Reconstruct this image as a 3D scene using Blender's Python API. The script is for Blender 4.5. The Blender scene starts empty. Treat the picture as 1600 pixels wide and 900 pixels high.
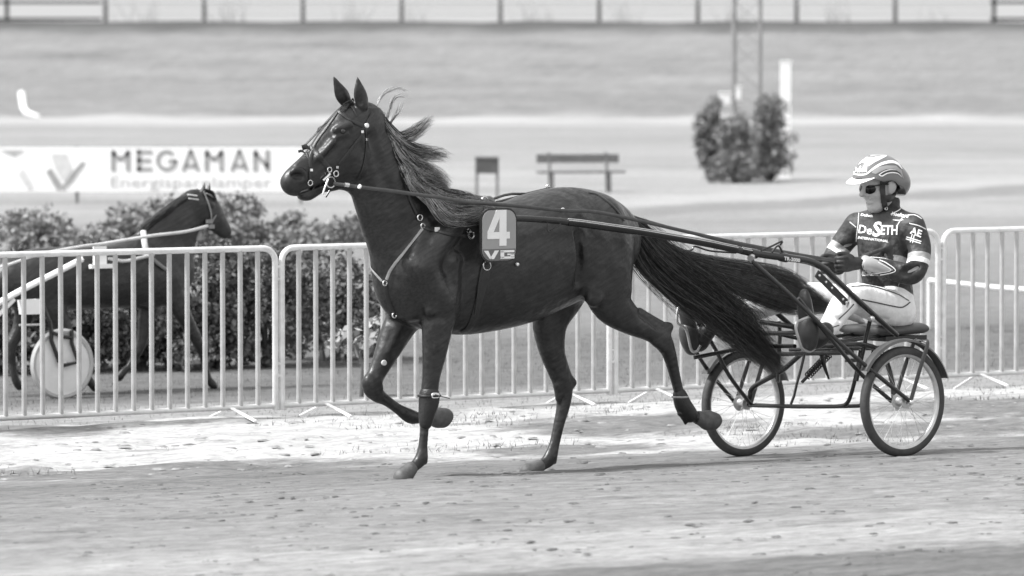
import bpy, bmesh, math, random
import numpy as np
from mathutils import Vector, Matrix, noise as mnoise
from mathutils.bvhtree import BVHTree
from mathutils.geometry import delaunay_2d_cdt
random.seed(4)
rng = np.random.default_rng(4)
PI = math.pi
S = bpy.context.scene
COL = S.collection

# ------------------------------------------------------------------ camera
F = 7860.0                      # focal length in photo pixels (1600 wide)
CAM = np.array((0.0, 0.0, 2.38))
PITCH = math.atan(360 / F)
cd = bpy.data.cameras.new('camera')
cam = bpy.data.objects.new('camera', cd)
COL.objects.link(cam)
cam.location = CAM
cam.rotation_euler = (PI / 2 - PITCH, 0, 0)
cd.sensor_width = 36
cd.lens = 36 * F / 1600
cd.clip_start = 0.5
cd.clip_end = 3000
cd.dof.use_dof = True
cd.dof.focus_distance = 29.6
cd.dof.aperture_fstop = 3.6
S.camera = cam

# ------------------------------------------------------------------ sky, sun, exposure
SUN_ELEV, SUN_AZ = math.radians(54), math.radians(250)   # azimuth clockwise from +Y
w = bpy.data.worlds.new('World')
S.world = w
w.use_nodes = True
nt = w.node_tree
bg = nt.nodes['Background']
sky = nt.nodes.new('ShaderNodeTexSky')
sky.sky_type = 'NISHITA'
sky.sun_disc = False
sky.sun_elevation = SUN_ELEV
sky.sun_rotation = SUN_AZ
sky.air_density = 1.0
sky.dust_density = 4.0
sky.ozone_density = 1.0
bw = nt.nodes.new('ShaderNodeRGBToBW')
nt.links.new(sky.outputs[0], bw.inputs[0])
veil = nt.nodes.new('ShaderNodeMath'); veil.operation = 'ADD'      # thin white overcast over the clear-sky light
veil.inputs[1].default_value = 4.0
nt.links.new(bw.outputs[0], veil.inputs[0])
nt.links.new(veil.outputs[0], bg.inputs[0])
bg.inputs[1].default_value = 0.13
sd = bpy.data.lights.new('sun', 'SUN')
sd.energy = 4.8
sd.angle = math.radians(10)
sd.color = (1, 1, 1)
sun = bpy.data.objects.new('sun', sd)
COL.objects.link(sun)
_d = Vector((math.sin(SUN_AZ) * math.cos(SUN_ELEV), math.cos(SUN_AZ) * math.cos(SUN_ELEV), math.sin(SUN_ELEV)))
sun.rotation_euler = (-_d).to_track_quat('-Z', 'Y').to_euler()
S.view_settings.view_transform = 'Standard'
S.view_settings.look = 'None'
S.view_settings.gamma = 1
S.view_settings.exposure = 0.38
S.render.engine = 'CYCLES'
S.cycles.use_denoising = True
S.cycles.max_bounces = 6
S.cycles.transparent_max_bounces = 8

# ------------------------------------------------------------------ geometry of the view: the place measured from the photograph
_r = np.array((1.0, 0, 0))
_f = np.array((0, math.cos(PITCH), -math.sin(PITCH)))
_u = np.array((0, math.sin(PITCH), math.cos(PITCH)))
def ray(px, py):
    return _r * (px - 800) + _f * F + _u * (450 - py)
def at_depth(px, py, Y):
    d = ray(px, py)
    return CAM + d * (Y / d[1])
def on_ground(px, py, z=0.0):
    d = ray(px, py)
    return CAM + d * ((z - CAM[2]) / d[2])

class Frame:
    """A rig's own axes: l forward, s to the side that faces the camera, z up."""
    def __init__(s, O, ang, flip=False):
        s.O = np.array((O[0], O[1], 0.0))
        a = math.radians(ang)
        s.u = np.array((-math.cos(a), -math.sin(a), 0)) * (-1 if flip else 1)
        s.n = np.array((math.sin(a), -math.cos(a), 0))
        s.R = np.array([s.u, s.n, (0, 0, 1.0)])
        s.flip = flip
    def w(s, p):
        p = np.asarray(p, float)
        return s.O + p @ s.R
    def loc(s, p):
        return (np.asarray(p, float) - s.O) @ s.R.T
    def PM(s, px, py, side, sd):
        p = s.P(px, py, side); return p * np.array((1, sd, 1))
    def P(s, px, py, side=0.0):
        d = ray(px, py)
        t = (side - (CAM - s.O) @ s.n) / (d @ s.n)
        return s.loc(CAM + d * t)

RIG = Frame((1.881, 30.57), 38)          # horse and sulky: origin on the ground midway between the wheels
NW = np.array((2.328, 30.0))             # where the near wheel stands
TV = np.array((-math.sin(math.radians(30)), math.cos(math.radians(30))))   # across the track
TU = np.array((math.cos(math.radians(30)), math.sin(math.radians(30))))    # along it
def base_z(t, Y):
    t = np.asarray(t, float); Y = np.asarray(Y, float)
    z = np.interp(t, (-40, -3, -1, 0, 1.3, 2.2, 3.4, 4.7, 5.8, 14, 24), (0.16, 0.15, 0.062, 0, -0.088, -0.10, -0.05, 0.01, -0.11, -0.10, 0.0))
    q = np.clip((Y - 196) / 17, 0, 1)
    z = z + (q * q * (3 - 2 * q)) * 3.95 - np.clip((Y - 214) / 40, 0, 1) * 1.2
    return z
def ground_z(x, y):
    return float(base_z((np.array((x, y)) - NW) @ TV, y))

# ------------------------------------------------------------------ objects, labels
def tag(o, label=None, cat=None, group=None, kind=None):
    if label: o['label'] = label
    if cat: o['category'] = cat
    if group: o['group'] = group
    if kind: o['kind'] = kind
    return o
def thing(name, label, cat, loc=(0, 0, 0), group=None):
    o = bpy.data.objects.new(name, None)
    o.empty_display_size = 0.2
    COL.objects.link(o)
    o.location = tuple(float(v) for v in loc)
    return tag(o, label, cat, group)
def root_loc(o):
    v = Vector((0, 0, 0))
    while o is not None:
        v += o.location; o = o.parent
    return v
def link(name, me, mat, parent=None):
    o = bpy.data.objects.new(name, me)
    COL.objects.link(o)
    if mat is not None:
        for m in (mat if isinstance(mat, (list, tuple)) else [mat]):
            me.materials.append(m)
    if parent is not None:
        o.parent = parent
    return o
def mesh_np(name, V, Fq, mat, parent=None, smooth=True, loc=None):
    """verts given in world axes; a parent's (or loc's) place is subtracted, so each part sits at its thing."""
    V = np.asarray(V, np.float64)
    off = np.array(root_loc(parent)) if parent is not None else (np.array(loc, float) if loc is not None else np.zeros(3))
    V = V - off
    me = bpy.data.meshes.new(name)
    Fq = np.asarray(Fq)
    n = Fq.shape[1]
    me.vertices.add(len(V)); me.vertices.foreach_set('co', V.astype(np.float32).ravel())
    me.loops.add(Fq.size); me.loops.foreach_set('vertex_index', Fq.astype(np.int32).ravel())
    me.polygons.add(len(Fq)); me.polygons.foreach_set('loop_start', np.arange(0, Fq.size, n, dtype=np.int32))
    me.polygons.foreach_set('loop_total', np.full(len(Fq), n, np.int32))
    me.update(calc_edges=True); me.validate()
    me.polygons.foreach_set('use_smooth', np.full(len(me.polygons), smooth))
    o = link(name, me, mat, parent)
    if parent is None and loc is not None:
        o.location = tuple(float(v) for v in loc)
    return o

class MB:
    """Collects simple shapes in world axes, then links them as one mesh object."""
    def __init__(s): s.v = []; s.f = []
    def add(s, V, Fs):
        b = len(s.v); s.v += [tuple(map(float, p)) for p in V]; s.f += [tuple(i + b for i in f) for f in Fs]
        return s
    def box(s, c, sx, sy, sz, ax=None):
        A = np.eye(3) if ax is None else np.asarray(ax, float)
        c = np.asarray(c, float); V = []
        for z in (-1, 1):
            for y in (-1, 1):
                for x in (-1, 1):
                    V.append(c + A[0] * x * sx / 2 + A[1] * y * sy / 2 + A[2] * z * sz / 2)
        return s.add(V, [(0, 2, 3, 1), (4, 5, 7, 6), (0, 1, 5, 4), (2, 6, 7, 3), (0, 4, 6, 2), (1, 3, 7, 5)])
    def tube(s, pts, r, n=10, flat=1.0, up=None, cap=True, closed=False):
        """round (or flattened) tube along pts; r a number or one per point; flat scales across 'up'."""
        pts = [np.asarray(p, float) for p in pts]
        m = len(pts)
        rs = [r] * m if np.isscalar(r) else list(r)
        V = []; N = None
        for i, p in enumerate(pts):
            if closed: t = pts[(i + 1) % m] - pts[i - 1]
            else: t = pts[min(i + 1, m - 1)] - pts[max(i - 1, 0)]
            t = t / (np.linalg.norm(t) + 1e-12)
            if up is not None:
                upv = np.asarray(up[i] if np.ndim(up) > 1 else up, float)
                N = upv - t * (upv @ t)
            elif N is None:
                a = np.array((0, 0, 1.0)) if abs(t[2]) < .9 else np.array((1.0, 0, 0))
                N = a - t * (a @ t)
            else:
                N = N - t * (N @ t)
            N = N / (np.linalg.norm(N) + 1e-12)
            B = np.cross(t, N)
            for k in range(n):
                a = 2 * PI * k / n
                V.append(p + N * math.cos(a) * rs[i] * flat + B * math.sin(a) * rs[i])
        Fs = []
        for i in range(m if closed else m - 1):
            j = (i + 1) % m
            for k in range(n):
                k2 = (k + 1) % n
                Fs.append((i * n + k, i * n + k2, j * n + k2, j * n + k))
        if cap and not closed:
            Fs.append(tuple(reversed(range(n)))); Fs.append(tuple((m - 1) * n + k for k in range(n)))
        return s.add(V, Fs)
    def ring(s, c, R, r, ax, az, n=24, m=8, sq=1.0):
        ax = np.asarray(ax, float); az = np.asarray(az, float)
        pts = [np.asarray(c, float) + ax * R * math.cos(2 * PI * i / n) + az * R * math.sin(2 * PI * i / n) * sq for i in range(n)]
        return s.tube(pts, r, m, closed=True)
    def lathe(s, prof, c, axis, n=48):
        """prof: (radius, along axis) pairs, closed round the axis."""
        axis = np.asarray(axis, float); axis = axis / np.linalg.norm(axis)
        a = np.array((0, 0, 1.0)) if abs(axis[2]) < .9 else np.array((1.0, 0, 0))
        X = np.cross(a, axis); X /= np.linalg.norm(X); Y = np.cross(axis, X)
        m = len(prof); V = []; Fs = []
        for i in range(n):
            an = 2 * PI * i / n
            for (r, h) in prof:
                V.append(np.asarray(c, float) + (X * math.cos(an) + Y * math.sin(an)) * r + axis * h)
        for i in range(n):
            j = (i + 1) % n
            for k in range(m - 1):
                Fs.append((i * m + k, j * m + k, j * m + k + 1, i * m + k + 1))
        return s.add(V, Fs)
    def prism(s, outline, c, X, Y, Z, th):
        """flat outline (x, y) given thickness th along Z (front face at +th/2)."""
        X, Y, Z, c = (np.asarray(q, float) for q in (X, Y, Z, c))
        n = len(outline)
        V = [c + X * x + Y * y + Z * th / 2 for x, y in outline] + [c + X * x + Y * y - Z * th / 2 for x, y in outline]
        Fs = [tuple(range(n)), tuple(reversed(range(n, 2 * n)))]
        for i in range(n):
            j = (i + 1) % n
            Fs.append((i, i + n, j + n, j))
        return s.add(V, Fs)
    def build(s, name, mat, parent=None, smooth=True, loc=None, tri=True, angle=40):
        off = np.array(root_loc(parent)) if parent is not None else (np.array(loc, float) if loc is not None else np.zeros(3))
        V = [tuple(np.asarray(p) - off) for p in s.v]
        me = bpy.data.meshes.new(name)
        me.from_pydata(V, [], s.f)
        bm = bmesh.new(); bm.from_mesh(me)
        bmesh.ops.recalc_face_normals(bm, faces=bm.faces)
        bm.to_mesh(me); bm.free()
        me.update()
        if smooth:
            me.polygons.foreach_set('use_smooth', np.full(len(me.polygons), True))
            try: me.set_sharp_from_angle(angle=math.radians(angle))
            except Exception: pass
        o = link(name, me, mat, parent)
        if parent is None and loc is not None: o.location = tuple(float(v) for v in loc)
        return o

def spline(pts, n=6):
    """Catmull-Rom through rows of numbers (positions and radii together)."""
    P = np.asarray(pts, float)
    if len(P) < 3: return P
    Q = np.vstack([2 * P[0] - P[1], P, 2 * P[-1] - P[-2]])
    out = []
    for i in range(1, len(Q) - 2):
        for j in range(n):
            t = j / n
            a, b, c, d = Q[i - 1], Q[i], Q[i + 1], Q[i + 2]
            out.append(.5 * (2 * b + (c - a) * t + (2 * a - 5 * b + 4 * c - d) * t * t + (3 * b - a - 3 * c + d) * t ** 3))
    out.append(P[-1])
    return np.array(out)

# ------------------------------------------------------------------ smooth-union body modeller (one continuous skin per figure)
class Skin:
    def __init__(s, frame, lo, hi, h):
        s.fr = frame; s.lo = np.array(lo, float); s.h = h
        s.n = np.ceil((np.array(hi, float) - s.lo) / h).astype(int) + 1
        s.f = np.full(tuple(s.n), 0.5, np.float32)
    def seg(s, A, B, ra, rb=None, la=None, lb=None, k=0.03, sub=False, e=(0, 1, 0)):
        rb = ra if rb is None else rb; la = ra if la is None else la; lb = (rb if la == ra else la) if lb is None else lb
        A = np.asarray(A, float)[:3]; B = np.asarray(B, float)[:3]
        R = max(ra, rb, la, lb) + k + 2.5 * s.h
        i0 = np.maximum(((np.minimum(A, B) - R - s.lo) / s.h).astype(int), 0)
        i1 = np.minimum(((np.maximum(A, B) + R - s.lo) / s.h).astype(int) + 2, s.n)
        if np.any(i1 <= i0): return
        sl = tuple(slice(a, b) for a, b in zip(i0, i1))
        ax = [(s.lo[q] + s.h * np.arange(i0[q], i1[q])).astype(np.float32) for q in range(3)]
        X = ax[0][:, None, None] - np.float32(A[0]); Y = ax[1][None, :, None] - np.float32(A[1]); Z = ax[2][None, None, :] - np.float32(A[2])
        D = B - A; L2 = float(D @ D) + 1e-9
        t = np.clip((X * np.float32(D[0]) + Y * np.float32(D[1]) + Z * np.float32(D[2])) / np.float32(L2), 0, 1)
        qx = X - t * np.float32(D[0]); qy = Y - t * np.float32(D[1]); qz = Z - t * np.float32(D[2])
        qs = qx * np.float32(e[0]) + qy * np.float32(e[1]) + qz * np.float32(e[2])
        q2 = np.maximum(qx * qx + qy * qy + qz * qz - qs * qs, 0)
        r1 = np.float32(ra) + t * np.float32(rb - ra); r2 = np.float32(la) + t * np.float32(lb - la)
        d = (np.sqrt(q2 / (r1 * r1) + qs * qs / (r2 * r2)) - 1) * np.minimum(r1, r2)
        g = s.f[sl]
        if sub:
            d = -d; hh = np.clip(.5 - .5 * (g - d) / k, 0, 1) if k > 0 else None
            m = np.maximum(g, d) if k <= 0 else g * (1 - hh) + d * hh + k * hh * (1 - hh)
        else:
            hh = np.clip(.5 + .5 * (g - d) / k, 0, 1)
            m = g * (1 - hh) + d * hh - k * hh * (1 - hh)
        s.f[sl] = m
    def chain(s, rows, k=0.03, n=4, ks=0.008, sub=False, e=(0, 1, 0)):
        """rows: (l, s, z, r, lateral r)."""
        R = spline(rows, n)
        T = Skin.__new__(Skin); T.fr = s.fr; T.h = s.h
        rm = R[:, 3:].max() + k + 3 * s.h
        i0 = np.maximum(((R[:, :3].min(0) - rm - s.lo) / s.h).astype(int), 0)
        i1 = np.minimum(((R[:, :3].max(0) + rm - s.lo) / s.h).astype(int) + 2, s.n)
        T.lo = s.lo + s.h * i0; T.n = i1 - i0; T.f = np.full(tuple(T.n), 0.5, np.float32)
        for a, b in zip(R[:-1], R[1:]):
            T.seg(a[:3], b[:3], a[3], b[3], a[4], b[4], k=ks, e=e)
        sl = tuple(slice(a, b) for a, b in zip(i0, i1)); g = s.f[sl]; d = T.f
        if sub:
            d = -d; hh = np.clip(.5 - .5 * (g - d) / k, 0, 1); s.f[sl] = g * (1 - hh) + d * hh + k * hh * (1 - hh)
        else:
            hh = np.clip(.5 + .5 * (g - d) / k, 0, 1); s.f[sl] = g * (1 - hh) + d * hh - k * hh * (1 - hh)
    def cut_below(s, z0, side=None):
        zz = s.lo[2] + s.h * np.arange(s.n[2])
        s.f = np.maximum(s.f, (z0 - zz).astype(np.float32)[None, None, :])
    def surface(s):
        f = s.f; neg = (f < 0)
        c = np.zeros(tuple(s.n - 1), np.int8)
        n = s.n - 1
        for dx in (0, 1):
            for dy in (0, 1):
                for dz in (0, 1):
                    c += neg[dx:dx + n[0], dy:dy + n[1], dz:dz + n[2]]
        act = np.argwhere((c > 0) & (c < 8))
        vid = np.full(tuple(n), -1, np.int32); vid[tuple(act.T)] = np.arange(len(act))
        acc = np.zeros((len(act), 3)); cnt = np.zeros(len(act))
        cor = [np.array((i & 1, i >> 1 & 1, i >> 2 & 1)) for i in range(8)]
        val = [f[tuple((act + o).T)] for o in cor]
        for i in range(8):
            for b in (1, 2, 4):
                if i & b: continue
                j = i | b
                cr = (val[i] < 0) != (val[j] < 0)
                if not cr.any(): continue
                t = val[i][cr] / (val[i][cr] - val[j][cr])
                acc[cr] += cor[i] + t[:, None] * (cor[j] - cor[i]); cnt[cr] += 1
        V = s.lo + s.h * (act + acc / cnt[:, None])
        quads = []
        for ax in range(3):
            o1, o2 = [(1, 2), (2, 0), (0, 1)][ax]
            sl0 = [slice(1, -1)] * 3; sl1 = [slice(1, -1)] * 3
            sl0[ax] = slice(0, -1); sl1[ax] = slice(1, None)
            d = neg[tuple(sl0)] != neg[tuple(sl1)]
            E = np.argwhere(d)
            if not len(E): continue
            E[:, o1] += 1; E[:, o2] += 1
            first = neg[tuple(E.T)]
            e1 = np.zeros(3, int); e1[o1] = 1; e2 = np.zeros(3, int); e2[o2] = 1
            q = np.stack([vid[tuple((E - e1 - e2).T)], vid[tuple((E - e2).T)], vid[tuple(E.T)], vid[tuple((E - e1).T)]], 1)
            q[~first] = q[~first][:, ::-1]
            quads.append(q)
        Q = np.vstack(quads)
        Q = Q[(Q >= 0).all(1)]
        # a little fairing
        for _ in range(1):
            A = np.zeros_like(V); N = np.zeros(len(V))
            for a, b in ((0, 1), (1, 2), (2, 3), (3, 0)):
                np.add.at(A, Q[:, a], V[Q[:, b]]); np.add.at(N, Q[:, a], 1)
                np.add.at(A, Q[:, b], V[Q[:, a]]); np.add.at(N, Q[:, b], 1)
            V = .5 * V + .5 * A / np.maximum(N, 1)[:, None]
        return V, Q
    def build(s, name, mat, parent):
        V, Q = s.surface()
        s.V = V; s.Q = Q
        o = mesh_np(name, s.fr.w(V), Q, mat, parent)
        s.bvh = BVHTree.FromPolygons([tuple(p) for p in s.fr.w(V)], [tuple(q) for q in Q])
        return o
def cast(bvh, px, py):
    d = ray(px, py)
    hit = bvh.ray_cast(Vector(CAM), Vector(d).normalized())
    return (None, None) if hit[0] is None else (np.array(hit[0]), np.array(hit[1]))

# ------------------------------------------------------------------ materials (the photograph is black and white: every colour is a grey)
MATS = {}
def mat(name, v=.5, rough=.6, var=.15, scale=8.0, bump=0.0, bscale=60.0, metal=0.0, spec=.5, stretch=None, sheen=0, trans=0):
    if name in MATS: return MATS[name]
    m = bpy.data.materials.new(name); m.use_nodes = True
    t = m.node_tree; b = t.nodes['Principled BSDF']
    b.inputs['Roughness'].default_value = rough; b.inputs['Metallic'].default_value = metal
    b.inputs['Specular IOR Level'].default_value = spec
    if sheen: b.inputs['Sheen Weight'].default_value = sheen
    co = t.nodes.new('ShaderNodeTexCoord'); mp = t.nodes.new('ShaderNodeMapping')
    t.links.new(co.outputs['Object'], mp.inputs[0])
    if stretch: mp.inputs['Scale'].default_value = stretch
    nz = t.nodes.new('ShaderNodeTexNoise'); nz.inputs['Scale'].default_value = scale; nz.inputs['Detail'].default_value = 6; nz.inputs['Roughness'].default_value = .65
    t.links.new(mp.outputs[0], nz.inputs['Vector'])
    rp = t.nodes.new('ShaderNodeValToRGB')
    lo, hi = v * (1 - var), min(1, v * (1 + var))
    rp.color_ramp.elements[0].position = .3; rp.color_ramp.elements[1].position = .7
    rp.color_ramp.elements[0].color = (lo, lo, lo, 1); rp.color_ramp.elements[1].color = (hi, hi, hi, 1)
    t.links.new(nz.outputs['Fac'], rp.inputs[0]); t.links.new(rp.outputs[0], b.inputs['Base Color'])
    if sheen < 0: pass
    if bump:
        n2 = t.nodes.new('ShaderNodeTexNoise'); n2.inputs['Scale'].default_value = bscale; n2.inputs['Detail'].default_value = 4
        t.links.new(mp.outputs[0], n2.inputs['Vector'])
        bp = t.nodes.new('ShaderNodeBump'); bp.inputs['Strength'].default_value = bump; bp.inputs['Distance'].default_value = .01
        t.links.new(n2.outputs['Fac'], bp.inputs['Height']); t.links.new(bp.outputs[0], b.inputs['Normal'])
    MATS[name] = m
    return m
coat = mat('coat', .016, .38, .5, 2.6, .12, 120, spec=.5, stretch=(1, 1, .5))
def relief(m, scale, dist, strength=.5, stretch=(1, 1, 1)):
    """a second, broader bump under the fine one: veins and muscle under the coat, folds in cloth"""
    t = m.node_tree; b = t.nodes['Principled BSDF']; fine = b.inputs['Normal'].links[0].from_node
    co = t.nodes.new('ShaderNodeTexCoord'); mp = t.nodes.new('ShaderNodeMapping'); mp.inputs['Scale'].default_value = stretch
    n = t.nodes.new('ShaderNodeTexNoise'); n.inputs['Scale'].default_value = scale; n.inputs['Detail'].default_value = 2.5; n.inputs['Roughness'].default_value = .5
    t.links.new(co.outputs['Object'], mp.inputs[0]); t.links.new(mp.outputs[0], n.inputs['Vector'])
    bp = t.nodes.new('ShaderNodeBump'); bp.inputs['Strength'].default_value = strength; bp.inputs['Distance'].default_value = dist
    t.links.new(n.outputs['Fac'], bp.inputs['Height']); t.links.new(bp.outputs[0], fine.inputs['Normal'])
relief(coat, 7, .05, .5)
def hair_flow(m, rot, scale=75, long=9, amt=(.55, 1.6)):
    """short hair lying one way: fine streaks in colour and gloss along the body"""
    t = m.node_tree; b = t.nodes['Principled BSDF']; src = b.inputs['Base Color'].links[0].from_socket
    co = t.nodes.new('ShaderNodeTexCoord'); mp = t.nodes.new('ShaderNodeMapping'); mp.vector_type = 'TEXTURE'
    mp.inputs['Rotation'].default_value = rot; mp.inputs['Scale'].default_value = (long, 1, 1)
    n = t.nodes.new('ShaderNodeTexNoise'); n.inputs['Scale'].default_value = scale; n.inputs['Detail'].default_value = 3
    t.links.new(co.outputs['Object'], mp.inputs[0]); t.links.new(mp.outputs[0], n.inputs['Vector'])
    r = t.nodes.new('ShaderNodeMapRange'); r.inputs[1].default_value = .3; r.inputs[2].default_value = .7; r.inputs[3].default_value = amt[0]; r.inputs[4].default_value = amt[1]
    t.links.new(n.outputs['Fac'], r.inputs[0])
    x = t.nodes.new('ShaderNodeMix'); x.data_type = 'RGBA'; x.blend_type = 'MULTIPLY'; x.inputs[0].default_value = 1
    t.links.new(src, x.inputs[6]); t.links.new(r.outputs[0], x.inputs[7]); t.links.new(x.outputs[2], b.inputs['Base Color'])
    q = t.nodes.new('ShaderNodeMapRange'); q.inputs[1].default_value = .3; q.inputs[2].default_value = .7; q.inputs[3].default_value = .48; q.inputs[4].default_value = .34
    t.links.new(n.outputs['Fac'], q.inputs[0]); t.links.new(q.outputs[0], b.inputs['Roughness'])
hair_flow(coat, (0, -.45, math.radians(38)))
hoof_m = mat('hoof_horn', .075, .6, .4, 20, .3, 60)
hair_m = mat('hair', .022, .42, .5, 30, spec=.5)
hair_lt = mat('hair_light', .42, .4, .5, 30, spec=.5)
leather = mat('leather', .018, .4, .3, 30, .2, 200)
steel = mat('steel', .75, .25, .1, 20, metal=1.0)
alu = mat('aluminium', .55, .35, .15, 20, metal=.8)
tube_black = mat('black_tube', .012, .25, .3, 20, spec=.6)
white = mat('white_paint', .8, .45, .06, 10)
# ------------------------------------------------------------------ the trotting horse
def leg_rows(fr, rows): return [tuple(fr.P(px, py, s)) + (r1, r2) for px, py, s, r1, r2 in rows]
def rib_rows(fr, ribs, s=0.0):
    out = []
    for (x0, y0), (x1, y1), hw in ribs:
        a = fr.P(x0, y0, s); b = fr.P(x1, y1, s)
        out.append(tuple((a + b) / 2) + (float(np.linalg.norm(a - b)) / 2, hw))
    return out
def body_of(fr, sk, trunk, neck, head, legs, extra=()):
    sk.chain(rib_rows(fr, trunk), k=.02)
    sk.chain(rib_rows(fr, neck), k=.07)
    sk.chain(rib_rows(fr, head), k=.05, ks=.006)
    for rows, k in legs: sk.chain(leg_rows(fr, rows), k=k, ks=.006)

P = RIG.P
horse = thing('horse', 'dark trotting horse wearing number 4, mane and tail flying, in front of the fence', 'horse', RIG.w(P(760, 745)))
hs = Skin(RIG, (0.2, -.50, -.12), (4.32, .50, 2.30), .0065)
NEAR_FORE = [(660, 425, .13, .14, .08), (685, 478, .145, .112, .078), (683, 512, .15, .094, .068), (679, 550, .15, .075, .056), (674, 586, .145, .054, .046),
             (671, 612, .14, .048, .045), (667, 634, .14, .038, .037), (664, 660, .135, .0265, .025), (661, 695, .13, .0255, .024),
             (658, 716, .13, .036, .031), (648, 728, .13, .030, .028), (637, 735, .13, .036, .036)]
FAR_FORE = [(650, 440, -.13, .13, .08), (634, 488, -.14, .11, .078), (615, 527, -.14, .090, .066), (600, 560, -.14, .066, .053), (588, 585, -.14, .052, .044),
            (581, 602, -.14, .058, .047), (589, 616, -.14, .044, .038), (604, 626, -.14, .030, .027), (622, 639, -.14, .029, .026),
            (640, 650, -.14, .040, .033), (655, 653, -.14, .031, .029), (668, 652, -.14, .036, .036)]
NEAR_HIND = [(938, 345, .08, .15, .14), (944, 395, .13, .19, .135), (947, 440, .15, .165, .112), (956, 474, .155, .125, .086), (984, 500, .15, .084, .062),
             (1012, 516, .15, .060, .048), (1034, 529, .15, .056, .043), (1045, 551, .15, .044, .036), (1054, 585, .15, .0325, .029),
             (1062, 617, .15, .031, .027), (1069, 640, .15, .039, .033), (1082, 650, .15, .032, .030), (1093, 653, .15, .038, .036)]
FAR_HIND = [(905, 400, -.10, .17, .11), (880, 455, -.13, .15, .10), (860, 500, -.14, .115, .085), (862, 545, -.14, .082, .065), (873, 582, -.14, .062, .050),
            (881, 606, -.14, .056, .043), (880, 634, -.14, .041, .035), (873, 664, -.14, .0325, .029), (866, 695, -.14, .031, .027),
            (859, 716, -.14, .040, .033), (848, 726, -.14, .031, .030), (838, 731, -.14, .037, .036)]
body_of(RIG, hs,
    trunk=[((634, 405), (632, 492), .13), ((660, 355), (655, 510), .165), ((705, 326), (700, 521), .195), ((745, 318), (742, 520), .222), ((800, 315), (798, 509), .282),
           ((846, 300), (842, 490), .285), ((880, 293), (880, 474), .25), ((912, 297), (914, 458), .205), ((940, 312), (946, 440), .17), ((958, 332), (964, 415), .12)],
    neck=[((716, 315), (618, 470), .12), ((690, 285), (592, 410), .125), ((655, 247), (572, 352), .105), ((618, 212), (560, 305), .085), ((588, 184), (552, 266), .072)],
    head=[((558, 166), (588, 212), .060), ((526, 176), (578, 240), .088), ((508, 197), (566, 272), .092), ((491, 222), (540, 286), .076), ((475, 243), (514, 290), .060),
          ((460, 257), (494, 296), .054), ((449, 267), (473, 300), .054), ((446, 274), (462, 298), .047)],
    legs=[(NEAR_FORE, .05), (FAR_FORE, .05), (NEAR_HIND, .035), (FAR_HIND, .05)])
# muscles and joints over the main masses
def lump(px, py, s, px2, py2, s2, r, r2, k=.03, lat=None, sub=False, sk=hs):
    sk.seg(P(px, py, s), P(px2, py2, s2), r, r2, lat or r, lat or r2, k=k, sub=sub)
lump(1036, 527, .15, 1045, 511, .15, .032, .026, .02)          # points of hock
lump(1000, 488, .15, 1044, 511, .15, .024, .016, .03)
lump(884, 604, -.14, 893, 598, -.14, .032, .028, .02)
lump(876, 560, -.14, 893, 598, -.14, .022, .016, .03)
lump(704, 352, .14, 660, 415, .17, .080, .085, .035, .082)
lump(668, 350, .12, 644, 410, .165, .035, .045, .03)          # edge of the shoulder blade       # shoulder
lump(658, 420, .17, 688, 470, .172, .088, .08, .035, .088)      # upper arm
lump(706, 410, .19, 703, 470, .18, .065, .055, .03, .05)       # triceps
lump(612, 440, -.07, 618, 478, -.08, .062, .05, .04)           # breast
lump(634, 450, .08, 640, 488, .08, .062, .05, .04)
lump(606, 430, .0, 622, 505, .0, .012, .02, .03, sub=True)     # breast furrow
lump(682, 508, .185, 679, 545, .18, .035, .02, .03)            # forearm muscle
lump(622, 512, -.10, 604, 548, -.11, .035, .02, .03)
lump(676, 452, .195, 672, 486, .19, .03, .03, .03)
lump(900, 338, .20, 915, 350, .20, .035, .03, .05)             # hip
lump(935, 380, .22, 928, 465, .215, .075, .055, .04, .045)
lump(965, 385, .20, 972, 455, .18, .045, .05, .03, .04)       # thigh
lump(958, 372, .14, 962, 430, .15, .06, .06, .05, .05)
lump(903, 368, .262, 905, 440, .245, .022, .03, .04, sub=True)   # flank hollow
lump(731, 360, .245, 724, 480, .25, .016, .022, .04, sub=True)   # behind the shoulder
lump(580, 215, .095, 612, 300, .12, .015, .018, .05, sub=True) # jugular line
def pm(px, py, s, sd): return RIG.PM(px, py, s, sd)
for s in (1, -1): hs.seg(pm(552, 246, .050, s), pm(556, 262, .052, s), .066, .058, .050, .046, k=.02)     # cheek plates
for s in (1, -1):
    hs.seg(pm(526, 232, .098, s), pm(494, 262, .070, s), .014, .010, k=.03, sub=True)      # under the cheek bone
    hs.seg(pm(545, 195, .082, s), pm(526, 203, .080, s), .020, .016, k=.03)                # brow
    hs.seg(pm(541, 210, .085, s), pm(526, 214, .078, s), .012, .010, k=.02)                # lower lid
    hs.seg(pm(536, 204.5, .112, s), pm(532, 206, .108, s), .017, .015, k=.014, sub=True)   # socket
    hs.seg(pm(520, 222, .080, s), pm(498, 246, .060, s), .014, .012, k=.03)                # facial crest
    if s > 0: hs.chain([tuple(pm(456, 270, .044, s)) + (.014, .012), tuple(pm(464, 265, .052, s)) + (.015, .012), tuple(pm(473, 268, .056, s)) + (.014, .012), tuple(pm(476, 278, .054, s)) + (.013, .012), tuple(pm(468, 285, .050, s)) + (.012, .012)], k=.012)      # nostril rim
    hs.seg(pm(462, 276, .058, s), pm(470, 276, .063, s), .021 if s > 0 else .014, .017 if s > 0 else .012, k=.006, sub=True)     # nostril
hs.chain([tuple(P(458, 303, 0)) + (.005, .06), tuple(P(474, 297, 0)) + (.005, .07), tuple(P(490, 291, 0)) + (.005, .08), tuple(P(503, 285, 0)) + (.004, .08)], k=.010, sub=True)
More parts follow.
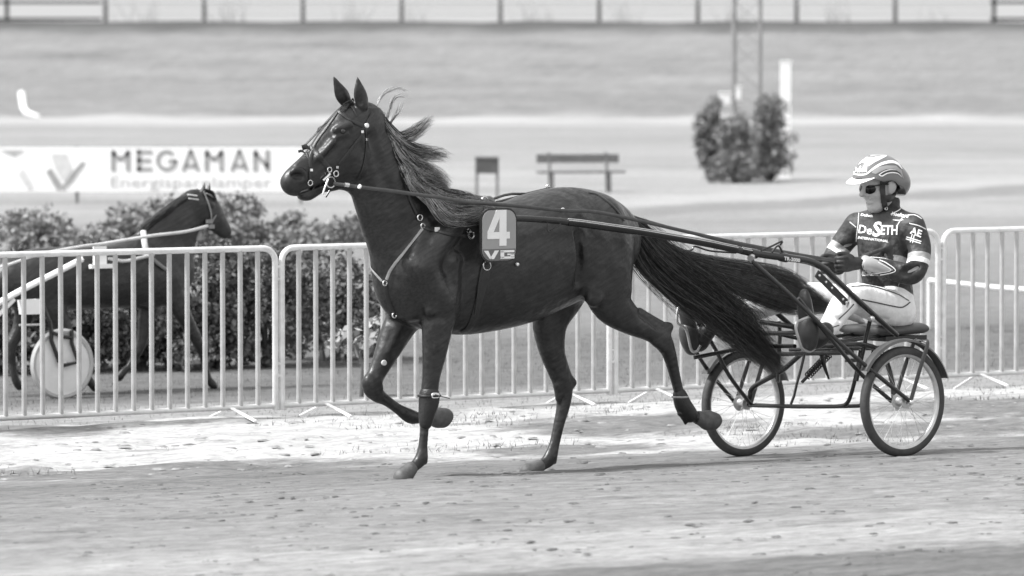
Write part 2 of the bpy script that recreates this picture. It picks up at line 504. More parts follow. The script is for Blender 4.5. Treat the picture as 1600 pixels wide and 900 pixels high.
hs.chain([tuple(P(506, 288, 0)) + (.03, .035), tuple(P(491, 299, 0)) + (.030, .034), tuple(P(480, 306, 0)) + (.026, .036), tuple(P(471, 307, 0)) + (.018, .032)], k=.006)
hs.chain([tuple(P(450, 284, 0)) + (.036, .044), tuple(P(453, 294, 0)) + (.026, .040), tuple(P(460, 299, 0)) + (.018, .036)], k=.014)      # upper lip
# ears
for (b, m, t, sd, fw) in (((567, 166), (562, 143), (558.5, 121), .055, .0), ((541, 160), (531, 142), (521.5, 120), -.055, .0)):
    hs.chain([tuple(P(*b, sd)) + (.032, .026), tuple(P((b[0] + m[0]) / 2, (b[1] + m[1]) / 2, sd)) + (.041, .024), tuple(P(*m, sd)) + (.036, .018), tuple(P(*t, sd)) + (.005, .005)], k=.012, ks=.004)
hs.seg(P(563, 162, .085), P(560, 134, .085), .022, .008, .022, .012, k=.006, sub=True)
hs.seg(P(530, 152, -.02), P(524, 130, -.04), .012, .004, .016, .008, k=.006, sub=True)
# knees, hocks, fetlocks and the groove before the tendons
lump(577, 597, -.13, 581, 610, -.13, .032, .026, .03)
lump(590, 590, -.11, 594, 606, -.11, .020, .018, .015)
lump(1026, 535, .17, 1036, 545, .165, .024, .020, .03)
lump(872, 604, -.125, 873, 622, -.125, .022, .018, .03)
for (x0, y0, x1, y1, s_) in ((665.5, 642, 663, 705, .168), (1054, 562, 1065, 628, .185), (603, 622, 634, 643, -.108), (880, 622, 865, 704, -.106)): lump(x0, y0, s_, x1, y1, s_, .006, .006, .012, sub=True)
for (x, y, s_) in ((664, 722, .13), (1066, 650, .15), (866, 722, -.14), (644, 657, -.14)): lump(x - 2, y - 4, s_, x, y, s_, .022, .014, .015)
for (x0, y0, x1, y1, s0, s1) in ((676, 520, 672, 580, .215, .195), (1000, 492, 1026, 512, .20, .19), (612, 520, 594, 562, -.075, -.085), (868, 520, 872, 575, -.055, -.08)): lump(x0, y0, s0, x1, y1, s1, .010, .008, .02, sub=True)
horse_body = hs.build('body', coat, horse)

# eyes, hooves
for s in (1, -1):
    e = RIG.w(pm(535, 205, .086, s))
    MB().lathe([(0.0001, .017)] + [(.0175 * math.sin(a), .0175 * math.cos(a)) for a in np.linspace(.2, PI - .2, 9)] + [(0.0001, -.0175)], e, RIG.n, 20).build('eye', mat('eye', .006, .08, 0, spec=.9), horse)
HOOVES = [((641, 733), (629, 746), .13, True), ((668, 652), (694, 653), -.14, False), ((1092, 653), (1114, 659), .15, False), ((841, 729), (826, 738), -.14, True)]
for a, b, s, ground in HOOVES:
    A = P(*a, s); B = P(*b, s)
    q = Skin(RIG, np.minimum(A, B) - .12, np.maximum(A, B) + .12, .006)
    q.seg(A, B, .042, .058, .042, .052, k=.01)
    if ground:
        gz = ground_z(*RIG.w(B)[:2]); q.cut_below(gz - .004)
    else:
        q.seg(A * .35 + B * .65, B * 1.0, .058, .046, .054, .044, k=.02)
        d = (B - A) / np.linalg.norm(B - A); nrm = np.array((-d[2] * .5 + d[0] * .85, 0, d[0] * .5 + d[2] * .85)); C = B + nrm * .095
        tx = np.array((-nrm[2], 0, nrm[0])); q.seg(C - .2 * tx, C + .2 * tx, .063, .063, .3, .3, k=.004, sub=True)
    q.build('hoof', hoof_m, horse)
# ------------------------------------------------------------------ the ground
def steps(fine, lo, hi, far_lo, far_hi, g=1.12, cap=4.0):
    a = list(np.arange(lo, hi, fine)); st = fine; x = a[-1]
    while x < far_hi: st = min(st * g, cap); x += st; a.append(x)
    st = fine; x = lo; pre = []
    while x > far_lo: st = min(st * g, cap); x -= st; pre.append(x)
    return np.array(pre[::-1] + a)
ta = steps(.055, -8.5, 5.6, -40, 420); al = steps(.055, -8.5, 8.5, -330, 330)
T, A = np.meshgrid(ta, al, indexing='ij')
X = NW[0] + T * TV[0] + A * TU[0]; Y = NW[1] + T * TV[1] + A * TU[1]
Z = base_z(T, Y)
near = (T > -8.6) & (T < 5.7) & (np.abs(A) < 8.6)
r_ = np.zeros_like(Z)
for (i, j) in np.argwhere(near):
    p = (A[i, j], T[i, j], 0)
    amp = 1.0 if T[i, j] < 2.1 else 1.7
    v = mnoise.noise((p[0] * 1.1, p[1] * 5, 0)) * .014 + mnoise.noise((p[0] * 3, p[1] * 9, 3)) * .012
    r_[i, j] = v * amp
for (px, py, s) in ((1410, 714, .725), (1162, 714, -.725), (622, 748, .13), (818, 739, -.14)):     # settled flat under wheels and hooves
    w0 = RIG.w(P(px, py, s)); r_ *= np.clip(np.hypot(X - w0[0], Y - w0[1]) / .22 - .25, 0, 1)
Z = Z + r_
nT, nA = T.shape
idx = np.arange(nT * nA).reshape(nT, nA)
Q = np.stack([idx[:-1, :-1], idx[:-1, 1:], idx[1:, 1:], idx[1:, :-1]], -1).reshape(-1, 4)

gm = bpy.data.materials.new('ground'); gm.use_nodes = True
t = gm.node_tree; b = t.nodes['Principled BSDF']; b.inputs['Roughness'].default_value = .95; b.inputs['Specular IOR Level'].default_value = .15
def N(kind, **kw):
    n = t.nodes.new(kind)
    for k, v in kw.items(): setattr(n, k, v)
    return n
def L(a, b_): t.links.new(a, b_)
geo = N('ShaderNodeNewGeometry')
def dot(vec, off):
    n = N('ShaderNodeVectorMath', operation='DOT_PRODUCT'); n.inputs[1].default_value = vec; L(geo.outputs['Position'], n.inputs[0])
    m = N('ShaderNodeMath', operation='ADD'); m.inputs[1].default_value = -off; L(n.outputs['Value'], m.inputs[0]); return m.outputs[0]
def M(op, a, b_=None, c=None, clamp=False):
    n = N('ShaderNodeMath', operation=op); n.use_clamp = clamp
    for i, v in enumerate((a, b_, c)):
        if v is None: continue
        if isinstance(v, (int, float)): n.inputs[i].default_value = v
        else: L(v, n.inputs[i])
    return n.outputs[0]
tt = dot((TV[0], TV[1], 0), float(NW @ TV)); aa = dot((TU[0], TU[1], 0), float(NW @ TU)); yy = dot((0, 1, 0), 0)
def noise_at(sa, st, scale=1.0, detail=6, rough=.6, w_=0):
    c = N('ShaderNodeCombineXYZ'); L(M('MULTIPLY', aa, sa), c.inputs[0]); L(M('MULTIPLY', tt, st), c.inputs[1]); c.inputs[2].default_value = w_
    n = N('ShaderNodeTexNoise'); n.inputs['Scale'].default_value = scale; n.inputs['Detail'].default_value = detail; n.inputs['Roughness'].default_value = rough
    L(c.outputs[0], n.inputs['Vector']); return n.outputs['Fac']
def ramp(x, pts, interp='LINEAR'):
    """x mapped through (position, value) pairs; positions may be any numbers."""
    lo, hi = pts[0][0], pts[-1][0]
    mr = N('ShaderNodeMapRange'); mr.inputs[1].default_value = lo; mr.inputs[2].default_value = hi; L(x, mr.inputs[0])
    r = N('ShaderNodeValToRGB'); r.color_ramp.interpolation = interp
    e = r.color_ramp.elements
    for k, (p_, v) in enumerate(pts):
        q = (p_ - lo) / (hi - lo)
        el = e[k] if k < 2 else e.new(q)
        if k == 1: pass
        el.position = q; el.color = (v, v, v, 1)
    L(mr.outputs[0], r.inputs[0]); return r.outputs[0]
def mix(f, a, b_):
    n = N('ShaderNodeMix', data_type='RGBA')
    if isinstance(f, (int, float)): n.inputs[0].default_value = f
    else: L(f, n.inputs[0])
    for k, v in ((6, a), (7, b_)):
        if isinstance(v, (int, float)): n.inputs[k].default_value = (v, v, v, 1)
        else: L(v, n.inputs[k])
    return n.outputs[2]
nA_ = noise_at(.35, 1.6, 1.0, 8, .68)                      # long drifts along the track
nB_ = noise_at(.9, 5.0, 1.0, 10, .82, 3)                   # harrowed grain
nC_ = noise_at(7, 20, 1.0, 4, .75, 7)                      # grit
tp = M('ADD', tt, M('MULTIPLY', M('SUBTRACT', nA_, .5), 1.1))
zone = ramp(tp, [(-9, .14), (-6.1, .145), (-5.85, .27), (-4.9, .285), (-4.3, .225), (-1.8, .205), (.4, .17), (1.7, .165), (1.98, .22), (2.1, .36), (2.5, .41), (4.7, .40), (5.4, .27), (7.3, .24), (8.2, .13), (13.2, .12), (15, .16)])
far = ramp(yy, [(40, .16), (56, .18), (70, .22), (84, .28), (112, .27), (130, .235), (176, .24), (181, .33), (195, .33), (197, .17), (204, .18), (209.6, .18), (210.4, .07), (240, .12), (400, .3)])
zone = mix(ramp(tt, [(13.0, 0), (17, 1)]), zone, far)
# grass tufts gone to straw on the sandy verge
verge = M('MULTIPLY', ramp(tt, [(1.9, 0), (2.1, 1), (4.9, 1), (5.6, 0)]), ramp(noise_at(.55, 1.3, 1.0, 7, .7, 11), [(.60, 0), (.70, 1)]))
for (px_, py_, ra_, rt_) in ((1470, 665, 1.6, .45), (880, 695, .8, .30), (35, 683, .55, .70), (240, 728, 1.7, .33), (985, 668, 1.0, .60), (1560, 640, 1.2, .65), (60, 735, 1.0, .32), (420, 733, .7, .15)):
    w_ = on_ground(px_, py_, -.06)[:2]; t_c = float((w_ - NW) @ TV); a_c = float((w_ - NW) @ TU)
    d_ = M('ADD', M('POWER', M('ABSOLUTE', M('DIVIDE', M('SUBTRACT', aa, a_c), ra_)), 2.0), M('POWER', M('ABSOLUTE', M('DIVIDE', M('SUBTRACT', tt, t_c), rt_)), 2.0))
    d_ = M('ADD', d_, M('MULTIPLY', M('SUBTRACT', noise_at(2.2, 4.5, 1.0, 6, .7, 17), .5), 2.0))
    verge = M('MAXIMUM', verge, ramp(d_, [(.5, 1), (1.25, 0)]))
zone = mix(M('MULTIPLY', verge, .85), zone, .13)
xx = dot((1, 0, 0), 0)
def noise_xy(sx_, sy_, detail=6, rough=.7, w_=0):
    c = N('ShaderNodeCombineXYZ'); L(M('MULTIPLY', xx, sx_), c.inputs[0]); L(M('MULTIPLY', yy, sy_), c.inputs[1]); c.inputs[2].default_value = w_
    n = N('ShaderNodeTexNoise'); n.inputs['Scale'].default_value = 1; n.inputs['Detail'].default_value = detail; n.inputs['Roughness'].default_value = rough
    L(c.outputs[0], n.inputs['Vector']); return n.outputs['Fac']
streak = ramp(noise_xy(.10, .75, 8, .8, 31), [(.28, .45), (.45, .95), (.72, 1.35)])
sm = N('ShaderNodeMix', data_type='RGBA', blend_type='MULTIPLY'); L(ramp(yy, [(60, .35), (135, .5), (196, .9)]), sm.inputs[0]); L(zone, sm.inputs[6]); L(streak, sm.inputs[7]); zone = sm.outputs[2]
field = M('MULTIPLY', ramp(yy, [(38, 0), (50, 1), (190, 1), (196, 0)]), ramp(noise_xy(.10, .16, 7, .65, 21), [(.45, 0), (.62, 1)]))
zone = mix(M('MULTIPLY', field, .5), zone, .16)
g0_ = on_ground(1000, 322)[:2]; g1_ = on_ground(1600, 286)[:2]; pd_ = (g1_ - g0_) / np.linalg.norm(g1_ - g0_); pn_ = np.array((-pd_[1], pd_[0]))
pt_ = M('ADD', dot((pn_[0], pn_[1], 0), float(g0_ @ pn_)), M('MULTIPLY', M('SUBTRACT', noise_xy(.5, .12, 5, .6, 41), .5), 3.0))
on_r = ramp(xx, [(-1, 0), (2.5, 1)])
zone = mix(M('MULTIPLY', on_r, ramp(pt_, [(-3.2, 0), (-2.2, .8), (-.9, .8), (-.2, 0)])), zone, .17)
zone = mix(M('MULTIPLY', on_r, ramp(pt_, [(-.6, 0), (.2, .85), (1.3, .85), (2.3, 0)])), zone, .31)
gr = ramp(nB_, [(.30, .35), (.44, .88), (.56, 1.06), (.70, 1.4)]); gr2 = ramp(nC_, [(.3, .55), (.65, 1.25)])
mm = N('ShaderNodeMix', data_type='RGBA', blend_type='MULTIPLY'); mm.inputs[0].default_value = .95; L(zone, mm.inputs[6]); L(gr, mm.inputs[7])
m2 = N('ShaderNodeMix', data_type='RGBA', blend_type='MULTIPLY'); m2.inputs[0].default_value = .8; L(mm.outputs[2], m2.inputs[6]); L(gr2, m2.inputs[7])
L(m2.outputs[2], b.inputs['Base Color'])
bp = N('ShaderNodeBump'); bp.inputs['Strength'].default_value = .75; bp.inputs['Distance'].default_value = .04
L(M('ADD', nB_, M('MULTIPLY', nC_, .5)), bp.inputs['Height']); L(bp.outputs[0], b.inputs['Normal'])
ground = mesh_np('ground', np.stack([X, Y, Z], -1).reshape(-1, 3), Q, gm)
tag(ground, kind='structure')
# ------------------------------------------------------------------ decals and straps that follow a surface
def shell_mesh(name, pts2, faces, bvh, off, m, parent, fallback=None):
    V = []; ok = []
    for (x, y) in pts2:
        h, nn = cast(bvh, x, y)
        ok.append(h is not None)
        V.append(h + nn * off if h is not None else np.zeros(3))
    Fs = [f for f in faces if all(ok[i] for i in f)]
    if not Fs: return None
    mb = MB(); mb.v = [tuple(v) for v in V]; mb.f = [tuple(f) for f in Fs]
    used = sorted({i for f in Fs for i in f}); mp = {u: k for k, u in enumerate(used)}
    mb.v = [mb.v[u] for u in used]; mb.f = [tuple(mp[i] for i in f) for f in mb.f]
    return mb.build(name, m, parent, angle=60)
def decal(name, poly, bvh, m, parent, off=.0022, step=3.0):
    """a printed or sewn-on patch: its outline filled finely and laid on the surface."""
    poly = [tuple(map(float, p)) for p in poly]
    xs = [p[0] for p in poly]; ys = [p[1] for p in poly]
    out = []
    for i, p in enumerate(poly):
        q = poly[(i + 1) % len(poly)]; k = max(1, int(math.hypot(q[0] - p[0], q[1] - p[1]) / step))
        out += [(p[0] + (q[0] - p[0]) * j / k, p[1] + (q[1] - p[1]) * j / k) for j in range(k)]
    n = len(out); pts = list(out)
    x = min(xs) + step * .37
    while x < max(xs):
        y = min(ys) + step * .41
        while y < max(ys): pts.append((x, y)); y += step
        x += step
    r = delaunay_2d_cdt([Vector(p) for p in pts], [], [list(range(n))], 1, 1e-4)
    return shell_mesh(name, [tuple(v) for v in r[0]], r[2], bvh, off, m, parent)
def stroke(pts, wd):
    """a band of width wd along pixel points, as an outline"""
    p = spline(pts, 6) if len(pts) > 2 else np.array(pts, float)
    d = np.gradient(p, axis=0); d /= np.linalg.norm(d, axis=1)[:, None] + 1e-9
    nn = np.stack([-d[:, 1], d[:, 0]], 1)
    wv = np.full(len(p), wd) if np.isscalar(wd) else np.interp(np.linspace(0, 1, len(p)), np.linspace(0, 1, len(wd)), wd)
    return [tuple(q) for q in p + nn * wv[:, None] / 2] + [tuple(q) for q in (p - nn * wv[:, None] / 2)[::-1]]
_tc = {}
def text_tris(s, off=0.0, res=2):
    key = (s, off)
    if key in _tc: return _tc[key]
    c = bpy.data.curves.new('lettering', 'FONT'); c.body = s; c.offset = off; c.resolution_u = res; c.size = 1
    o = bpy.data.objects.new('lettering', c); COL.objects.link(o)
    bpy.context.view_layer.update()
    me = bpy.data.meshes.new_from_object(o.evaluated_get(bpy.context.evaluated_depsgraph_get()))
    V = np.array([v.co[:2] for v in me.vertices]); Fs = [tuple(p.vertices) for p in me.polygons]
    bpy.data.objects.remove(o); bpy.data.curves.remove(c); bpy.data.meshes.remove(me)
    V = (V - V.min(0)) / (V.max(0) - V.min(0))
    _tc[key] = (V, Fs); return V, Fs
def lettering(name, s, quad, bvh, m, parent, off=.0026, bold=.02):
    """words set into a pixel quad (bottom-left, bottom-right, top-left) and laid on the surface."""
    V, Fs = text_tris(s, bold)
    a, b, c = (np.array(q, float) for q in quad)
    return shell_mesh(name, [tuple(a + (b - a) * v[0] + (c - a) * v[1]) for v in V], Fs, bvh, off, m, parent)
def on_skin(pts, bvh, off, n=5, side=None, fr=RIG):
    R = spline(pts, n) if len(pts) > 2 else np.array(pts, float)
    out = []; nor = []
    for q in R:
        h, nn = cast(bvh, q[0], q[1])
        if h is None:
            if len(out): dep = out[-1][1]; h = at_depth(q[0], q[1], dep); nn = nor[-1]
            else: h = fr.w(fr.P(q[0], q[1], side or 0)); nn = fr.n
            out.append(h); nor.append(nn)
        else: out.append(h + nn * off); nor.append(nn)
    return out, nor
def strap(name, pts, wd, m, parent, bvh=None, off=.003, flat=.22, n=5, side=None):
    p, nn = on_skin(pts, bvh or hs.bvh, off, n, side)
    nn = np.array(nn)
    if len(nn) > 2:
        for _ in range(2): nn[1:-1] = (nn[:-2] + nn[1:-1] * 2 + nn[2:]) / 4
    return MB().tube(p, wd / 2, 8, flat=flat, up=nn).build(name, m, parent)
def ring_at(name, px, py, R, r, m, parent, bvh=None, off=.008, fr=RIG, sq=1.0, side=.1):
    h, nn = cast(bvh or hs.bvh, px, py)
    c = h + nn * off if h is not None else fr.w(fr.P(px, py, side))
    return MB().ring(c, R, r, -fr.u, (0, 0, 1), 20, 8, sq).build(name, m, parent)

# ------------------------------------------------------------------ bridle
bridle = thing('bridle', 'dark leather bridle with bright rings on the head of horse number 4', 'bridle', RIG.w(P(530, 200)))
ST = [([(553, 155), (545, 159), (536, 166), (528, 173)], .016), ([(528, 173), (535, 178), (545, 186), (556, 192), (567, 197)], .018),
      ([(528, 174), (518, 188), (508, 202), (499, 214), (491, 227), (485, 247), (484, 262)], .015), ([(526, 174), (512, 189), (500, 202), (487, 216), (474, 229)], .012),
      ([(466, 237), (472, 236), (479, 241), (483, 249), (485, 258)], .012), ([(472, 231), (481, 229), (490, 234), (500, 246), (508, 256), (514, 263)], .024),
      ([(567, 203), (565, 212), (557, 222), (548, 234), (538, 246), (529, 257)], .016), ([(582, 176), (577, 186), (572, 195)], .016),
      ([(571, 202), (572, 218), (571, 240), (566, 264), (558, 280)], .010), ([(546, 163), (552, 170), (557, 181)], .010), ([(484, 264), (484, 274), (484, 281)], .010)]
for p, wd in ST: strap('strap', p, wd * 1.25, leather, bridle, off=.004)
for x, y, R, r in ((524, 271, .016, .0038), (514, 265, .014, .0036), (516, 284, .030, .0036), (483.5, 285.5, .015, .0032)):
    ring_at('ring', x, y, R, r, steel, bridle, side=.07)
e_, n_ = cast(hs.bvh, 573, 196)
MB().lathe([(.0001, .008), (.012, .007), (.015, .003), (.015, -.002)], e_, n_, 20).build('rosette', white, bridle)
for x, y in ((565, 206), (572, 218), (526, 261), (485.5, 266)):
    h, nn = cast(hs.bvh, x, y)
    MB().box(h + nn * .006, .017, .014, .006, (np.cross(nn, (0, 0, 1)), np.cross(nn, np.cross(nn, (0, 0, 1))), nn)).build('buckle', steel, bridle)
MB().tube([RIG.w(P(x, y, s)) for x, y, s in ((505, 282, .075), (512, 276, .085), (516, 271, .09))], .008, 8).tube([RIG.w(P(x, y, .09)) for x, y in ((513, 280), (508, 292), (504, 304))], .006, 8).build('bit', steel, bridle)
MB().tube([RIG.w(P(x, y, .085)) for x, y in ((515, 298), (512, 303), (509, 308))], .006, 8).build('bit', tube_black, bridle)
MB().tube([RIG.w(P(x, y, .03)) for x, y in ((503, 285), (494, 287), (488, 297), (486, 306))], .0055, 8).build('chin_strap', leather, bridle)

# ------------------------------------------------------------------ harness
harness = thing('harness', 'dark leather breast collar, saddle and girth strapped on horse number 4', 'harness', RIG.w(P(757, 330)))
web = mat('pale_webbing', .30, .6, .2, 40)
strap('neck_strap', [(604, 202), (617, 226), (627, 252), (632, 280), (640, 310), (651, 334)], .020, leather, harness, off=.005)
strap('neck_strap', [(608, 200), (621, 224), (631, 250), (637, 280), (645, 308)], .012, leather, harness, off=.006)
strap('breast_strap', [(660, 358), (648, 374), (633, 393), (618, 411), (609, 424), (604, 437)], .017, web, harness, off=.004)
strap('breast_strap', [(597, 439), (588, 429), (581, 420), (578, 412)], .014, web, harness, off=.004)
strap('breast_strap', [(602, 444), (604, 458), (609, 475), (616, 490)], .024, leather, harness, off=.003)
strap('collar_strap', [(663, 356), (680, 360), (700, 365), (718, 368), (735, 369)], .022, leather, harness, off=.005)
strap('girth', [(757, 322), (763, 350), (765, 390), (762, 415), (756, 440), (748, 470), (741, 495), (733, 512), (722, 519)], .05, leather, harness, off=.004, flat=.12)
strap('girth_strap', [(754, 412), (748, 440), (744, 470), (741, 490)], .012, tube_black, harness, off=.011)
for x, y, R, r in ((655, 340, .017, .004), (661, 354, .014, .004), (602, 442, .014, .004), (617, 491, .014, .004), (735, 368, .020, .004), (757, 313, .020, .004), (760, 415, .026, .004), (731, 362, .012, .003)):
    ring_at('ring', x, y, R, r, steel, harness, side=.12)
h, nn = cast(hs.bvh, 684, 361); MB().box(h + nn * .014, .036, .022, .005, (RIG.u, (0, 0, 1), nn)).build('tab', white, harness)
q = Skin(RIG, P(800, 380, 0) - .45, P(740, 300, 0) + .5, .008)
for s in (1, -1):
    q.chain([tuple(pm(764, 318, .02, s)) + (.045, .022), tuple(pm(765, 325, .13, s)) + (.05, .022), tuple(pm(766, 347, .235, s)) + (.045, .018), tuple(pm(768, 375, .29, s)) + (.04, .015)], k=.015)
q.build('saddle', leather, harness)
strap('crupper', [(919, 301), (930, 303), (940, 308), (960, 325), (975, 345)], .016, leather, harness, off=.004)
for pts in (((770, 311, -.1), (788, 305, -.16), (800, 303, -.2), (822, 303, -.24), (856, 295, -.2)), ((776, 316, -.05), (795, 311, -.1), (830, 303, -.18), (858, 294, -.2))):
    MB().tube([RIG.w(P(*c)) for c in pts], .008, 8).build('check_strap', leather, harness)
h = RIG.w(P(856, 291.5, -.2)); MB().ring(h, .010, .004, -RIG.u, (0, 0, 1), 12, 6).build('ring', steel, harness)
for x, y in ((878, 329), (807, 413)):
    h, nn = cast(hs.bvh, x, y); MB().lathe([(.0001, .008), (.009, .006), (.012, 0)], h + nn * .012, nn, 14).build('stud', steel, harness)

# the number plate hanging on the shaft tip
plate = thing('number_plate', 'rounded grey start number plate with white 4 and VG on the horse flank', 'sign', RIG.w(P(778, 367, .36)))
C0 = RIG.w(P(778.5, 367.5, .365)); ex = -RIG.u; ez = np.array((0, 0, 1.0)); en = RIG.n
pw, ph = .262, .308
def rrect(w_, h_, r, n=7):
    out = []
    for cx, cy, a0 in ((w_ / 2 - r, h_ / 2 - r, 0), (-w_ / 2 + r, h_ / 2 - r, 90), (-w_ / 2 + r, -h_ / 2 + r, 180), (w_ / 2 - r, -h_ / 2 + r, 270)):
        for i in range(n):
            a = math.radians(a0 + 90 * i / (n - 1)); out.append((cx + r * math.cos(a), cy + r * math.sin(a)))
    return out
MB().prism(rrect(pw, ph, .07), C0, ex, ez, en, .012).build('border', tube_black, plate, smooth=False)
MB().prism(rrect(pw - .022, ph - .022, .06), C0 + en * .004, ex, ez, en, .012).build('panel', mat('plate_grey', .30, .5, .05, 6), plate, smooth=False)
MB().prism([(x_, y_) for x_, y_ in rrect(pw - .026, ph - .026, .058) if y_ < -.080] + [((pw - .026) / 2, -.078), (-(pw - .026) / 2, -.078)], C0 + en * .0098, ex, ez, en, .003).build('band', mat('plate_dark', .13, .5, .05, 6), plate, smooth=False)
def flat_poly(name, tris, c, sx, sy, m, parent, d, th=.003):
    mb = MB()
    for o in tris: mb.prism([(x * sx, y * sy) for x, y in o], c, ex, ez, en, th)
    return mb.build(name, m, parent, smooth=False)
pc = C0 + en * .0115
flat_poly('number', [[(-.020, .140), (.050, .140), (.050, .015), (.072, .015), (.072, -.024), (.050, -.024), (.050, -.064), (.0, -.064), (.0, -.024), (-.086, -.024), (-.086, .015)], ], pc, .001, .001, white, plate, 0) if False else flat_poly('number', [[(-.086, .015), (-.042, .015), (-.0005, .094), (-.0005, .14), (-.022, .14)], [(0, .14), (.050, .14), (.050, -.064), (0, -.064)], [(-.086, .0145), (-.086, -.024), (-.0005, -.024), (-.0005, .0145)], [(.0505, .0145), (.0505, -.024), (.074, -.024), (.074, .0145)]], pc + ez * .004, 1, 1, white, plate, 0)
vg = [[(-.100, .0), (-.072, .0), (-.05, -.046), (-.062, -.046)], [(-.062, -.046), (-.036, -.046), (-.004, .0), (-.030, .0)],
      [(.006, -.004), (.006, -.042), (.030, -.042), (.030, -.004)], [(.006, .0), (.095, .0), (.095, -.012), (.006, -.012)], [(.006, -.034), (.095, -.034), (.095, -.046), (.006, -.046)], [(.07, -.02), (.095, -.02), (.095, -.04), (.07, -.04)], [(.05, -.019), (.095, -.019), (.095, -.027), (.05, -.027)]]
flat_poly('lettering', vg, pc - ez * .086, 1.12, 1.05, white, plate, 0)

# boots strapped on the legs
boot_m = mat('boot_leather', .012, .45, .4, 20, .3, 90)
kb = thing('knee_boot', 'dark knee boot with pale buckle strap on the standing foreleg', 'leg boot', RIG.w(P(668, 640, .14)))
q = Skin(RIG, P(668, 640, .14) - .16, P(668, 640, .14) + .16, .006)
q.chain([tuple(P(671, 616, .14)) + (.058, .056), tuple(P(670, 630, .14)) + (.056, .052), tuple(P(667, 645, .14)) + (.046, .044), tuple(P(665, 662, .14)) + (.036, .034)], k=.01)
q.build('cup', boot_m, kb)
band_pts = [RIG.w(P(670.5, 618, .14) + np.array((math.cos(a) * .062, math.sin(a) * .060, 0))) for a in np.linspace(0, 2 * PI, 24, endpoint=False)]
MB().tube(band_pts, .009, 8, closed=True).build('strap', tube_black, kb)
bp_ = RIG.w(P(680, 618, .2)); MB().prism(rrect(.052, .03, .012, 4), bp_, ex, ez, en, .008).build('buckle', white, kb, smooth=False)
MB().box(bp_ + en * .0055, .005, .016, .003, (ex, ez, en)).build('mark', tube_black, kb)
MB().tube([RIG.w(P(*c)) for c in ((688, 619, .19), (696, 621, .17), (702, 622.5, .17))], .007, 8, flat=.4).build('strap_end', leather, kb)
ab = thing('ankle_boot', 'dark ankle boot wrapped round the lifted hind pastern', 'leg boot', RIG.w(P(1068, 632, .15)))
q = Skin(RIG, P(1068, 636, .15) - .16, P(1068, 636, .15) + .16, .006)
q.chain([tuple(P(1062, 617, .15)) + (.042, .040), tuple(P(1068, 634, .15)) + (.050, .046), tuple(P(1078, 648, .15)) + (.048, .046)], k=.01)
q.seg(P(1068, 645, .15), P(1071, 662, .15), .026, .008, k=.02)
q.build('wrap', boot_m, ab)
MB().tube([RIG.w(P(1062.5, 620, .15) + np.array((math.cos(a) * .047, math.sin(a) * .046, 0))) for a in np.linspace(0, 2 * PI, 20, endpoint=False)], .006, 8, closed=True).build('strap', web, ab)
tab = thing('leg_tab', 'small pale round tag on the lifted foreleg above its knee', 'tag', RIG.w(P(600, 567, -.09)))
h, nn = cast(hs.bvh, 600, 567)
MB().lathe([(.0001, .006), (.014, .005), (.017, 0), (.017, -.004)], h + nn * .003, nn, 18).build('disc', mat('tab_pale', .45, .5), tab)

# ------------------------------------------------------------------ mane, forelock and tail: every lock is strands
def lock(mb_list, guide, n, spread_pow=.6, fr=RIG, seg=10, r=.0016, wob=.012, tip=.35, clump=.5):
    """guide rows: (px, py, s, half spread m, half depth m)."""
    G = spline([tuple(fr.P(a, b_, c)) + (d, e) for a, b_, c, d, e in guide], 8)
    Ls = np.r_[0, np.cumsum(np.linalg.norm(np.diff(G[:, :3], axis=0), axis=1))]; Ls /= Ls[-1]
    for i in range(n):
        a = rng.uniform(0, 2 * PI); q = rng.uniform(0, 1) ** spread_pow
        du, dv = q * math.cos(a), q * math.sin(a)
        t0 = rng.uniform(0, .18); t1 = 1 - rng.uniform(0, 1) ** 1.6 * tip
        tt_ = np.linspace(t0, t1, seg)
        c = np.stack([np.interp(tt_, Ls, G[:, k]) for k in range(5)], 1)
        d = np.gradient(c[:, :3], axis=0); d /= np.linalg.norm(d, axis=1)[:, None] + 1e-9
        lat = np.array((0, 1.0, 0)); up = np.cross(d, lat); up /= np.linalg.norm(up, axis=1)[:, None] + 1e-9
        ph1, ph2 = rng.uniform(0, 6.28, 2); f1 = rng.uniform(1.5, 4)
        wv = np.sin(tt_ * f1 * 3 + ph1)[:, None] * up * wob + np.cos(tt_ * f1 * 2.5 + ph2)[:, None] * lat * wob
        k = np.linspace(0, 1, seg)[:, None] ** 1.3
        pts = c[:, :3] + up * (du * c[:, 3])[:, None] + lat * (dv * c[:, 4])[:, None] + wv * k
        rr = r * rng.uniform(.7, 1.5) * (1 - np.linspace(0, 1, seg) ** 2 * .85)
        mb_list[0 if rng.random() > mb_list[2] else 1].append((fr.w(pts), rr))
def strands(name, items, m, parent):
    V = []; Q = []
    b0 = 0
    for pts, rr in items:
        k = len(pts); d = np.gradient(pts, axis=0); d /= np.linalg.norm(d, axis=1)[:, None] + 1e-9
        a = np.array((0.3, .5, .8)); X_ = np.cross(d, a); X_ /= np.linalg.norm(X_, axis=1)[:, None] + 1e-9; Y_ = np.cross(d, X_)
        for j in range(3):
            an = 2 * PI * j / 3; V.append(pts + (X_ * math.cos(an) + Y_ * math.sin(an)) * rr[:, None])
        for j in range(3):
            j2 = (j + 1) % 3; i = np.arange(k - 1)
            Q.append(np.stack([b0 + j * k + i, b0 + j2 * k + i, b0 + j2 * k + i + 1, b0 + j * k + i + 1], 1))
        b0 += 3 * k
    return mesh_np(name, np.vstack(V), np.vstack(Q), m, parent)
hair_dk = mat('hair', .028)
tail = [[], [], .32]
T1 = [(972, 342, 0, .04, .05), (990, 362, 0, .085, .07), (1016, 396, 0, .125, .08), (1052, 428, 0, .135, .09), (1094, 460, 0, .135, .10), (1140, 500, 0, .115, .10), (1180, 540, .0, .075, .08), (1222, 574, .0, .05, .05)]
